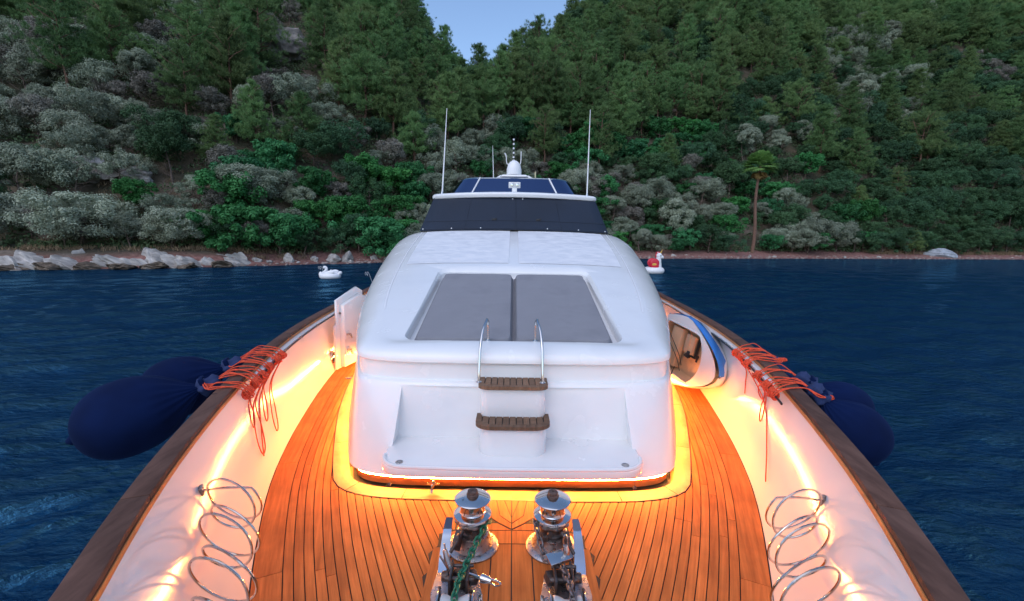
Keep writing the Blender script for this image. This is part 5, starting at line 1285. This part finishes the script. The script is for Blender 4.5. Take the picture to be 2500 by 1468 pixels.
def stopper(sx):
    root = empty('chain_stopper', (0, 0, 0)); root.parent = yacht; X = sx * .305
    b = MB(); b.v, b.f = prism([(sx * .47, 2.36), (sx * .455, 2.58), (sx * .40, 2.62), (sx * .20, 2.50), (sx * .16, 2.30), (sx * .22, 2.05), (sx * .42, 2.05)][::(1 if sx > 0 else -1)], .004, .014); b.build('base_plate', M['worn_steel'], root, bevel=.003)
    for (dx, dy) in ((.425, 2.40), (.415, 2.55)):
        b = MB(); b.lathe([(.010, .014), (.010, .018), (.006, .020), (.001, .020)], 8, (sx * dx, dy, 0)); b.build('bolt', M['grimy'], root)
    b = MB(); b.box((X - .05, 2.40, .075), (.016, .17, .12)); b.box((X + .05, 2.40, .075), (.016, .17, .12)); b.box((X, 2.46, .05), (.10, .04, .06)); b.box((X - sx * .075, 2.42, .07), (.05, .07, .05), Euler((.2, .2, .4)).to_matrix()); b.tube([(X - .085, 2.37, .10), (X + .085, 2.37, .10)], .014, 8)
    b.tube([(X - .07, 2.45, .12), (X + .08, 2.44, .13)], .011, 8); b.lathe([(.028, -.02), (.03, .0), (.028, .02)], 12, (X + sx * .085, 2.40, .09), Euler((0, math.pi / 2, 0)).to_matrix()); b.build('cheeks', M['grimy'], root, bevel=.004)
    if sx < 0:   # lever pair upper left, toggle screw handle to the right
        b = MB(); b.tube([(-.355, 2.42, .10), (-.385, 2.44, .17), (-.40, 2.46, .215)], [.020, .020, .014], 8); b.tube([(-.375, 2.42, .12), (-.425, 2.43, .20)], .006, 6); b.tube([(-.385, 2.45, .13), (-.405, 2.48, .24)], .006, 6); b.build('lever', M['worn_steel'], root)
        b = MB(); b.tube([(-.245, 2.38, .125), (-.165, 2.345, .125)], .009, 8); b.tube([(-.175, 2.35, .125), (-.155, 2.342, .125), (-.115, 2.325, .125)], [.024, .024, .017], 12)
        b.tube(catmull([(-.118, 2.326, .138), (-.085, 2.312, .142), (-.062, 2.300, .128), (-.085, 2.305, .112), (-.118, 2.324, .112)], 4), .0055, 8); b.build('toggle_handle', M['steel'], root)
    else:
        b = MB(); b.box((.275, 2.45, .185), (.125, .085, .012), Euler((.12, -.1, .35)).to_matrix()); b.build('flap_plate', M['steel'], root, bevel=.002)
        b = MB(); b.tube([(.325, 2.475, .190), (.325, 2.478, .215), (.322, 2.48, .24)], [.024, .022, .014], 12)
        b.tube(catmull([(.312, 2.48, .238), (.308, 2.483, .275), (.320, 2.485, .305), (.333, 2.483, .275), (.333, 2.48, .238)], 4), .0052, 8); b.build('toggle_handle', M['steel'], root)
    # nylon bow roller in its cheeks
    b = MB(); R_ = Euler((0, math.pi / 2, 0)).to_matrix(); b.lathe([(.050, -.078), (.082, -.078), (.086, -.070), (.080, -.045), (.066, -.015), (.066, .015), (.080, .045), (.086, .070), (.082, .078), (.050, .078)], 36, (X, 2.175, .062), R_); b.build('roller', M['nylon'], root)
    for q in (-1, 1):
        b = MB(); P = [(2.07, .0), (2.30, .0), (2.29, .10), (2.24, .145), (2.17, .158), (2.10, .14), (2.06, .09)]; n = len(P); b.v = [(X + q * .090, y, z) for y, z in P] + [(X + q * .099, y, z) for y, z in P]; b.f = [tuple(range(n)), tuple(range(n, 2 * n))[::-1]] + [(i, (i + 1) % n, n + (i + 1) % n, n + i) for i in range(n)]
        b.build('roller_cheek', M['steel'], root, bevel=.003)
    b = MB(); b.tube([(X - .11, 2.175, .062), (X + .11, 2.175, .062)], .016, 10); b.build('roller_pin', M['worn_steel'], root)
    b = MB(); b.v, b.f = prism([(sx * .145, 2.0), (sx * .20, 2.0), (sx * .185, 2.30), (sx * .165, 2.31)][::(1 if sx > 0 else -1)], .004, .06); b.build('side_fin', M['steel'], root, bevel=.004)
stopper(-1); stopper(1)

def link_mesh(name, L, w, r0, material):
    P = []
    for k in range(20):
        a = 2 * math.pi * k / 20; x = w * math.cos(a); y = w * math.sin(a) + (L - w) * (1 if math.sin(a) > 1e-6 else -1 if math.sin(a) < -1e-6 else 0) ; P.append((x, y, 0))
    v, f = tube(P, r0, 8, closed=True); return make_mesh(name, v, f, material, smooth=True)
def chain(path, pitch, me, label):
    P = [Vector(p) for p in catmull(path, 12)]; root = empty('anchor_chain', tuple(P[0]), label=label, cat='chain', group='anchor chains on the foredeck')
    bpy.context.view_layer.update()
    ds = [0]; 
    for a, b_ in zip(P[:-1], P[1:]): ds.append(ds[-1] + (b_ - a).length)
    k = 0; s = pitch / 2; up = Vector((0, 0, 1)); rr = random.Random(3)
    def at(s):
        for i in range(len(ds) - 1):
            if ds[i + 1] >= s: t = (s - ds[i]) / max(1e-9, ds[i + 1] - ds[i]); return P[i].lerp(P[i + 1], t), (P[i + 1] - P[i]).normalized()
        return P[-1], (P[-1] - P[-2]).normalized()
    while s < ds[-1]:
        c, t = at(s); side = t.cross(up).normalized(); nn = side.cross(t).normalized(); ang = (math.pi / 4 if k % 2 else -math.pi / 4) + rr.uniform(-.2, .2)
        xa = side * math.cos(ang) + nn * math.sin(ang); za = xa.cross(t); R_ = Matrix((xa, t, za)).transposed().to_4x4()
        o = bpy.data.objects.new('link', me); COL.objects.link(o); o.parent = root; o.matrix_local = Matrix.Translation(c - P[0]) @ R_
        s += pitch; k += 1
LG = link_mesh('link', .029, .0175, .0068, M['chain_green']); LS = link_mesh('link', .029, .0175, .0068, M['chain_grey'])
chain([(-.30, 2.90, .205), (-.22, 2.905, .207), (-.165, 2.84, .207), (-.155, 2.76, .205), (-.185, 2.68, .195), (-.225, 2.58, .165), (-.262, 2.46, .145), (-.285, 2.36, .145), (-.30, 2.27, .158), (-.305, 2.20, .157), (-.31, 2.12, .135), (-.315, 2.0, .06), (-.32, 1.85, -.0)], .0445, LG, 'green painted anchor chain running over the port roller')
chain([(.30, 2.90, .205), (.22, 2.90, .207), (.170, 2.84, .207), (.158, 2.76, .20), (.170, 2.68, .165), (.195, 2.60, .11), (.225, 2.535, .085), (.265, 2.50, .12), (.30, 2.42, .145), (.315, 2.34, .145), (.325, 2.26, .158), (.33, 2.19, .157), (.335, 2.10, .13), (.335, 2.0, .06), (.34, 1.85, 0)], .0445, LS, 'grey galvanised anchor chain running over the starboard roller')

# ================================================================== LOOSE THINGS
# sunpad cushions
def cushion(x0, x1, label):
    w, L, th = x1 - x0, 2.03, .100; nu, nv = 22, 34; V = []
    r_ = np.random.default_rng(int(abs(x0) * 100) + 3)
    for layer in (0, 1):
        for i in range(nu):
            for j in range(nv):
                u = -1 + 2 * i / (nu - 1); v_ = -1 + 2 * j / (nv - 1); u = math.sin(u * math.pi / 2) * .35 + u * .65; v_ = math.sin(v_ * math.pi / 2) * .5 + v_ * .5
                # rounded corners
                hx, hy = w / 2, L / 2; px_, py_ = u * hx, v_ * hy; rc = .09; cx, cy_ = hx - rc, hy - rc
                if abs(px_) > cx and abs(py_) > cy_:
                    dx, dy = abs(px_) - cx, abs(py_) - cy_; m = max(dx, dy); l = math.hypot(dx, dy)
                    if l > 1e-6: dx, dy = dx * m / l, dy * m / l
                    px_, py_ = math.copysign(cx + dx, px_), math.copysign(cy_ + dy, py_)
                ed = min((hx - abs(px_)), (hy - abs(py_)));
                if abs(px_) > cx and abs(py_) > cy_: ed = rc - math.hypot(abs(px_) - cx, abs(py_) - cy_)
                ed = max(0, ed); R = .035; q = 1 if ed > R else math.sqrt(max(0, 1 - (1 - ed / R) ** 2))
                h = th * (.35 + .65 * q) + (.006 * float(fbm(np.array(px_ * 3 + 9 * x0), np.array(py_ * 3), 3, 4)) + .008 * (1 - u * u) * (1 - v_ ** 4)) * q if layer else 0.0
                V.append((px_, py_, h))
    f = grid_faces(nu, nv); m = nu * nv; f = [q for q in f] + [tuple(m + i for i in q[::-1]) for q in f]
    per = [i * nv for i in range(nu)] + [(nu - 1) * nv + j for j in range(1, nv)] + [i * nv + nv - 1 for i in range(nu - 2, -1, -1)] + [j for j in range(nv - 2, 0, -1)]
    for a, b_ in zip(per, per[1:] + per[:1]): f.append((a, b_, m + b_, m + a))
    me = make_mesh('sunpad_cushion', V, f, M['cushion']); fixn(me)
    o = link('sunpad_cushion', me, None, slope_pt((x0 + x1) / 2, .018 + L / 2, -.112), (SL, 0, 0)); tag(o, label, 'cushion', 'sunpad cushions in the foredeck recess')
    pts = [Vector((p[0], p[1], th * .40)) for p in [V[k] for k in per]]; b = MB(); b.tube([p * 1.0 for p in pts], .006, 5, closed=True)
    me = make_mesh('piping', b.v, b.f, M['cushion'], smooth=True); link('piping', me, o)
cushion(-.945, -.006, 'grey sunpad cushion on the port side of the recess'); cushion(.006, .945, 'grey sunpad cushion on the starboard side of the recess')

# fenders in navy covers
def fender(neck, tip, R, label, seed, ribbon=True):
    A = Vector(neck); B = Vector(tip); ax = (B - A); L = ax.length; ax.normalize(); q = ax.to_track_quat('Z', 'Y').to_matrix()
    prof = [(0, .06), (.03, .10), (.06, .13), (.10, .20), (.16, .36), (.24, .58), (.34, .80), (.46, .95), (.58, 1.0), (.70, .98), (.80, .88), (.88, .72), (.94, .50), (.975, .26), (.985, .14), (1.01, .12), (1.04, .05)]
    pp = catmull([(r_ * R, t * L) for t, r_ in prof], 3); rd = random.Random(seed); ph = [rd.uniform(0, 6.28) for _ in range(4)]
    def mod(t, a): 
        k = max(0, 1 - t / .42); s = math.sin(a * 17 + ph[0] + 2 * math.sin(a * 3 + ph[1]) + t * 4); return 1 + k * (.13 * s * min(1, t * 9 + .2)) + .012 * math.sin(a * 3 + t * 7 + ph[2]) + .008 * math.sin(a * 5 - t * 11)
    b = MB(); b.lathe([(max(.001, p[0]), p[1]) for p in pp], 84, A, q, mod); root = empty('fender', neck, label=label, cat='fender', group='navy fenders hanging over the rail')
    bpy.context.view_layer.update()
    def par(o): 
        o.data.transform(Matrix.Translation(-A)); o.parent = root; return o
    par(b.build('cover', M['fender'], None, angle=80))
    b = MB(); b.lathe([(.035, -.10), (.06, -.07), (.05, -.02), (.075, .03), (.03, .07)], 20, A, q, lambda t, a: 1 + .25 * math.sin(5 * a + 3 * t)); par(b.build('tied_neck', M['knot'], None, angle=80))
    if ribbon:
        b = MB(); s_ = q @ Vector((1, 0, 0)); b.box(A + ax * .03 + Vector((0, 0, .05)), (.11, .06, .035), q); par(b.build('ribbon', M['fender'], None, bevel=.008))
fender((-2.46, 3.50, .845), (-3.19, 3.10, .56), .29, 'big navy covered fender nearest the bow, outside the port rail', 1)
fender((-2.56, 3.98, .86), (-3.20, 3.72, .60), .26, 'navy covered fender half hidden behind the big port one', 2)
fender((2.42, 3.44, .85), (2.76, 3.24, .40), .245, 'big navy covered fender nearest the bow, outside the starboard rail', 3)
fender((2.50, 3.72, .86), (2.88, 3.52, .56), .22, 'navy covered fender tucked behind the big starboard one', 4)
fender((2.66, 4.45, .78), (2.90, 4.25, .15), .24, 'navy fender whose top just shows beyond the starboard rail ropes', 5, False)

# orange lashings
def off_pt(side, y, o_, z):
    nx, ny = nrm(XR, y); return Vector((side * (XR(y) + nx * o_), y + ny * o_, z))
RR = .0052
def knot_ball(c, R, seed, n=26):
    r_ = random.Random(seed); P = []
    for k in range(n): 
        d = Vector((r_.gauss(0, 1), r_.gauss(0, 1), r_.gauss(0, 1))).normalized(); P.append(Vector(c) + Vector((d.x * R, d.y * R, d.z * R * .8)) * r_.uniform(.65, 1.0))
    return catmull(P, 5, True)
def lashing(side, label, stations, target, loops, seed, tails=()):
    r_ = random.Random(seed); root = empty('fender_rope', tuple(off_pt(side, stations[0], .09, .82)), label=label, cat='rope', group='orange fender lashings on the cap rail'); A = root.location.copy(); bpy.context.view_layer.update()
    T = Vector(target)
    def par(name, b): 
        o = b.build(name, M['rope'], None, angle=80); o.data.transform(Matrix.Translation(-A)); o.parent = root
    for y in stations:
        n = 4
        for k in range(n):
            dy = (k - n / 2) * .040 + r_.uniform(-.025, .025); yy = y + dy; s = r_.uniform(-.06, .06)
            P = [off_pt(side, yy + .02, .098, .800), off_pt(side, yy, .118, .835), off_pt(side, yy, .06, .885 + r_.uniform(0, .01)), off_pt(side, yy + s, -.03, .9035 + r_.uniform(0, .012)), off_pt(side, yy + s * 2, -.12, .9045 + r_.uniform(0, .010))]
            out = off_pt(side, yy * .55 + T.y * .45, -.185, .875 + r_.uniform(-.01, .01)); P += [out, T + Vector((r_.uniform(-.02, .02), r_.uniform(-.02, .02), r_.uniform(-.015, .015)))]
            b = MB(); b.tube(catmull(P, 5), RR, 6); par('wrap', b)
        b = MB(); b.tube(knot_ball(off_pt(side, y, .108, .825), .052, seed * 7 + int(y * 100)), RR, 6, True); par('knot', b)
        for q in range(5):      # turns round the track
            yy = y + (q - 2) * .022; b = MB(); b.tube([off_pt(side, yy, .098 + .030 * math.cos(a), .825 + .040 * math.sin(a)) for a in [2 * math.pi * k / 10 for k in range(10)]], RR, 6, True); par('turn', b)
    b = MB(); b.tube(knot_ball(T, .028, seed), RR * .9, 6, True); par('knot', b)
    for (y0, dy, length, wid) in loops:
        # a bight hanging down the inside of the bulwark, clear of its surface
        def wp(y, z): return Vector((side * (bulwark_x(y, z) - .035), y, z))
        z0 = .81; zb = z0 - length
        P = [off_pt(side, y0, .125, z0), wp(y0 + dy * .4 - wid * .15, z0 - length * .35), wp(y0 + dy * .8 - wid * .45, z0 - length * .75), wp(y0 + dy - wid * .25, zb), wp(y0 + dy + wid * .3, zb + .01), wp(y0 + dy * .8 + wid * .5, z0 - length * .72), wp(y0 + dy * .4 + wid * .2, z0 - length * .35), off_pt(side, y0 + .02, .125, z0)]
        b = MB(); b.tube(catmull(P, 6), RR, 6); par('hanging_loop', b)
    for (y0, y1, length) in tails:
        def wp(y, z): return Vector((side * (bulwark_x(y, z) - .03), y, z))
        P = [off_pt(side, y0, .13, .82), wp(y0 + (y1 - y0) * .35, .82 - length * .35) + Vector((0, 0, .0)), wp(y0 + (y1 - y0) * .7, .82 - length * .7), wp(y1, .82 - length)]
        b = MB(); b.tube(catmull(P, 6), RR, 6); par('rope_tail', b)
lashing(-1, 'orange rope lashing that holds the big port fender, nearest the bow', (3.38, 3.60, 3.78), (-2.475, 3.49, .865), ((3.66, -.10, .33, .10), (3.78, -.20, .56, .20)), 11)
lashing(-1, 'orange rope lashing with long loops that holds the rear port fender', (4.02, 4.28, 4.44), (-2.60, 3.98, .875), ((4.12, -.22, .42, .12), (4.36, -.30, .58, .14)), 12, ((4.10, 3.55, .60),))
lashing(1, 'orange rope lashing that holds the big starboard fender, nearest the bow', (3.52, 3.70), (2.47, 3.40, .85), (), 13)
lashing(1, 'orange rope lashing with one hanging loop in the middle of the starboard rail', (3.98,), (2.53, 3.72, .87), ((4.0, -.10, .36, .10), (4.1, -.05, .20, .22)), 14)
lashing(1, 'orange rope lashing with a long tail, farthest aft on the starboard rail', (4.36, 4.60, 4.78), (2.70, 4.40, .87), (), 15, ((4.28, 3.30, .62), (4.72, 4.50, .34)))

# ------------------------------------------------------------------ the little tender leaning against the starboard bulwark
def tender():
    O = Vector((2.445, 5.12, .44)); Ln = (Vector((2.185, 6.62, .56)) - O); LL = Ln.length; Lx = Ln.normalized(); Bz = Vector((.20, 0, .97)); Bz = (Bz - Lx * Bz.dot(Lx)).normalized(); N = Bz.cross(Lx).normalized()
    if N.x > 0: N = -N
    root = empty('small_dinghy', tuple(O), label='small white dinghy with blue topside leaning on the starboard bulwark', cat='dinghy'); bpy.context.view_layer.update()
    P = lambda s, b_, h: O + Lx * (s * LL) + Bz * b_ + N * h
    hb = lambda s: .47 * (min(1, s / .62) ** .55 if s < .62 else 1 - .20 * ((s - .62) / .38) ** 2) if s > 0 else 0
    dp = lambda s: .05 + .30 * min(1, s / .4) ** .5
    sheer = lambda s: -.02 + .07 * (1 - s) ** 2
    S = [0.0, .012, .03, .06, .1, .16, .24, .34, .46, .58, .7, .82, .92, 1.0]
    def par(o, name=None): o.data.transform(Matrix.Translation(-O)); o.parent = root; return o
    def loft(fn, m, name, material, caps=None):
        V = []; 
        for s in S: V += [tuple(P(*q)) for q in fn(s)]
        b = MB(); b.v = V; b.f = grid_faces(len(S), m)
        if caps: b.f.append(tuple((len(S) - 1) * m + k for k in range(m)))
        return par(b.build(name, material, None, angle=50))
    # bottom, port to starboard; then blue topsides
    loft(lambda s: [(s + (1 - q / 1.0) * 0, hb(s) * .985 * b_, sheer(s) - .13 * min(1, s * 8 + .2) - (dp(s) - .13 * min(1, s * 8 + .2)) * h_) for b_, h_, q in [(1, 0, 0), (.96, .35, 0), (.80, .72, 0), (.5, .9, 0), (0, 1, 0), (-.5, .9, 0), (-.8, .72, 0), (-.96, .35, 0), (-1, 0, 0)]], 9, 'hull_bottom', M['tender_white'], True)
    for q in (1, -1): loft(lambda s: [(s, q * (hb(s) + .004), sheer(s) + .0), (s, q * (hb(s) + .018), sheer(s) - .025), (s, q * (hb(s) + .016), sheer(s) - .07), (s, q * (hb(s) * .985 + .002), sheer(s) - .135 * min(1, s * 8 + .2))], 4, 'topside', M['blue_gel'] if q > 0 else M['tender_white'])
    # deck ring round the cockpit
    cock = lambda s: max(0, min(1, (s - .25) / .14)) ** .5 * max(0, min(1, (1.0 - s) / .07)) ** .5
    SS = [0, .012, .03, .06, .1, .16, .20, .25, .253, .265, .29, .33, .38, .44, .50, .58, .66, .74, .82, .88, .93, .965, .985, .999]
    V = []; 
    for s in SS:
        c = .33 * cock(s) * (1 - .12 * max(0, s - .6)); h = sheer(s); cr = .05 * (1 - s)
        for q, b_ in ((1, hb(s)), (1, hb(s) * .5 + c * .5), (1, c), (-1, c), (-1, hb(s) * .5 + c * .5), (-1, hb(s))):
            V.append(tuple(P(s, q * b_, h + cr * (1 - (b_ / .47) ** 2))))
    b = MB(); b.v = V; f = []
    for i in range(len(SS) - 1):
        for k in (0, 1, 3, 4): f.append((i * 6 + k, i * 6 + k + 1, i * 6 + 7 + k, i * 6 + 6 + k))
        if cock((SS[i] + SS[i + 1]) / 2) < 1e-6: f.append((i * 6 + 2, i * 6 + 3, i * 6 + 9, i * 6 + 8))
    b.f = f; par(b.build('side_deck', M['tender_white'], None, angle=60))
    # cockpit tub
    V = []; T = [s for s in SS if s >= .2529]
    for s in T:
        c = .33 * cock(s) * (1 - .12 * max(0, s - .6)); h = sheer(s)
        for q, hh in ((1, 0), (.97, -.12), (.9, -.16), (0, -.165), (-.9, -.16), (-.97, -.12), (-1, 0)): V.append(tuple(P(s, q * c, h + hh)))
    b = MB(); b.v = V; b.f = grid_faces(len(T), 7); par(b.build('cockpit_tub', M['lit_tender_liner'], None, angle=40))
    # rim, thwart, footrests, straps, fittings
    rim = [P(s, .335 * cock(s) * (1 - .12 * max(0, s - .6)), sheer(s) + .012) for s in T] + [P(s, -.335 * cock(s) * (1 - .12 * max(0, s - .6)), sheer(s) + .012) for s in T[::-1]]
    b = MB(); b.tube(rim, .013, 6, True); par(b.build('cockpit_rim', M['tender_white'], None))
    R_ = Matrix((Bz, Lx, N)).transposed()
    b = MB(); b.box(P(.80, 0, -.10), (.56, .26, .10), R_); par(b.build('seat', M['lit_tender_liner'], None, bevel=.02))
    b = MB(); b.box(P(.585, .13, -.09), (.25, .20, .05), R_); b.box(P(.585, .13, -.062), (.26, .03, .02), R_); par(b.build('hatch', M['lit_tender_liner'], None, bevel=.006))
    b = MB(); b.box(P(.50, .12, -.125), (.30, .025, .03), R_); b.box(P(.55, -.02, -.12), (.02, .17, .03), R_); par(b.build('hatch_slot', M['dark_rubber'], None, bevel=.003))
    b = MB(); b.tube([P(.54, .03, -.12), P(.55, .02, -.05), P(.565, -.02, -.03), P(.545, -.04, -.08)], .022, 7); b.box(P(.55, .0, -.07), (.09, .05, .05), R_); par(b.build('throttle_box', M['dark_rubber'], None, bevel=.008))
    b = MB(); b.tube([P(.47, .02, -.13), P(.46, .0, -.09)], .02, 7); b.tube([P(.452, .03, -.11), P(.458, -.05, -.11)], .014, 7); par(b.build('fuel_cap', M['dark_rubber'], None))
    for bb in (.05, -.03):
        b = MB(); b.tube(catmull([P(.96, bb + .18, -.02), P(.85, bb + .10, .0), P(.66, bb - .10, -.03), P(.56, bb - .22, -.02)], 5), .005, 5); par(b.build('cord', M['dark_rubber'], None))
    b = MB(); b.tube(catmull([P(.60, -.22, .03), P(.60, -.34, .045), P(.585, -.43, .06), P(.57, -.47, .055)], 4), .007, 6); b.tube(knot_ball(P(.57, -.475, .055), .018, 5), .006, 5, True); par(b.build('painter_line', M['dark_rubber'], None))
    b = MB(); b.tube(catmull([P(1.0, .2, .02), P(.99, .02, .09), P(.96, -.1, .07), P(.93, -.22, .04)], 5), .005, 5); par(b.build('cord', M['dark_rubber'], None))
tender()

# ------------------------------------------------------------------ pool floats on the water
def ellip(b, c, d, R=None, seg=16, ringn=10):
    V = []; f = []
    for i in range(ringn + 1):
        ph = math.pi * i / ringn
        for k in range(seg):
            a = 2 * math.pi * k / seg; p = Vector((math.sin(ph) * math.cos(a) * d[0], math.sin(ph) * math.sin(a) * d[1], math.cos(ph) * d[2])); p = (R @ p if R else p) + Vector(c); V.append(tuple(p))
    for i in range(ringn):
        for k in range(seg): f.append((i * seg + k, i * seg + (k + 1) % seg, (i + 1) * seg + (k + 1) % seg, (i + 1) * seg + k))
    return b.add(V, f)
def torus(b, c, R0, r0, sx=1, sy=1, seg=36):
    return b.tube([(c[0] + R0 * math.cos(2 * math.pi * k / seg) * sx, c[1] + R0 * math.sin(2 * math.pi * k / seg) * sy, c[2]) for k in range(seg)], r0, 12, True)
def swan():
    root = empty('swan_float', (-18.55, 46.1, WZ), label='white inflatable swan float on the water left of the cabin', cat='pool float')
    b = MB(); torus(b, (0, 0, .26), .62, .30, 1.25, 1.0); b.build('ring', M['float_white'], root)
    b = MB(); P = catmull([(-.72, 0, .3), (-.52, 0, .62), (-.36, 0, .88), (-.34, 0, 1.08), (-.48, 0, 1.18), (-.60, 0, 1.08)], 5); n = len(P); b.tube(P, [.22 - .12 * min(1, k / (n * .6)) for k in range(n)], 12); b.build('neck', M['float_white'], root)
    b = MB(); ellip(b, (-.52, 0, 1.13), (.19, .14, .15)); b.build('head', M['float_white'], root)
    b = MB(); ellip(b, (-.68, 0, 1.0), (.07, .06, .12), Euler((0, .5, 0)).to_matrix()); b.build('beak', M['float_black'], root)
    for s in (-1, 1):
        b = MB(); ellip(b, (.15, s * .55, .58), (.55, .14, .26), Euler((0, -.25, 0)).to_matrix()); ellip(b, (-.80, s * .35, .42), (.2, .12, .30)); b.build('wing', M['float_white'], root)
    b = MB(); ellip(b, (.98, 0, .50), (.30, .26, .20), Euler((0, -.9, 0)).to_matrix()); b.build('tail', M['float_white'], root)
    b = MB(); ellip(b, (.15, -.1, .72), (.08, .08, .22)); b.build('valve_crest', M['float_white'], root)
def unicorn():
    root = empty('unicorn_float', (17.75, 57.2, WZ), label='white inflatable unicorn float with red wing beside the cabin', cat='pool float'); root.scale = (1.06,) * 3
    b = MB(); torus(b, (0, 0, .36), .78, .40, 1.05, 1.0); b.build('ring', M['float_white'], root)
    b = MB(); P = catmull([(.50, 0, .45), (.52, 0, .95), (.50, 0, 1.5), (.46, 0, 1.95)], 5); n = len(P); b.tube(P, [.40 - .13 * k / n for k in range(n)], 14); b.build('neck', M['float_white'], root)
    b = MB(); ellip(b, (.52, 0, 2.12), (.36, .28, .34)); ellip(b, (.86, 0, 1.95), (.26, .18, .20), Euler((0, .35, 0)).to_matrix()); b.build('head', M['float_white'], root)
    b = MB(); b.lathe([(.09, 0), (.06, .22), (.03, .42), (.005, .58)], 10, (.66, 0, 2.36), Euler((0, .5, 0)).to_matrix()); b.build('horn', M['float_gold'], root)
    b = MB(); ellip(b, (.40, 0, 2.45), (.26, .12, .12)); ellip(b, (.20, 0, 2.1), (.12, .1, .3)); b.build('mane', M['float_red'], root)
    for s in (-1, 1):
        b = MB(); ellip(b, (-.10, s * .55, 1.25), (.55, .10, .55)); ellip(b, (-.05, s * .60, .95), (.45, .10, .35)); b.build('wing', M['float_red'], root)
        b = MB(); ellip(b, (-.15, s * .66, 1.1), (.28, .05, .16)); b.build('wing_feather', M['float_gold'], root)
        b = MB(); ellip(b, (.66, s * .24, 2.14), (.06, .04, .07)); b.build('eye', M['float_black'], root)
        b = MB(); ellip(b, (.30, s * .2, 2.42), (.05, .05, .13)); b.build('ear', M['float_white'], root)
    b = MB(); b.tube(catmull([(.98, -.1, 1.95), (.8, -.25, 1.65), (.72, -.28, 1.3)], 5), .012, 5); b.build('handle_line', M['float_black'], root)
swan(); unicorn()
for (x, y, lb) in ((-19.4, 46.0, 'thin white pole line standing by the swan float'), (-12.9, 40.5, 'thin white pole line standing in the water by the cabin')):
    b = MB(); P = catmull([(.55, 0, 0), (.36, 0, .55), (.18, 0, 1.02), (.06, 0, 1.28), (-.06, 0, 1.38), (-.10, 0, 1.2), (-.04, 0, 1.02), (-.14, 0, 1.1), (-.26, 0, 1.36), (-.34, 0, 1.22), (-.26, 0, 1.02)], 5); b.tube([(p[0], p[1], p[2]) for p in P], .018, 5)
    o = b.build('mooring_line', M['nylon'], None); o.location = (x, y, WZ); o.scale = (.8, .8, .9); tag(o, lb, 'rope', 'thin lines standing in the water')
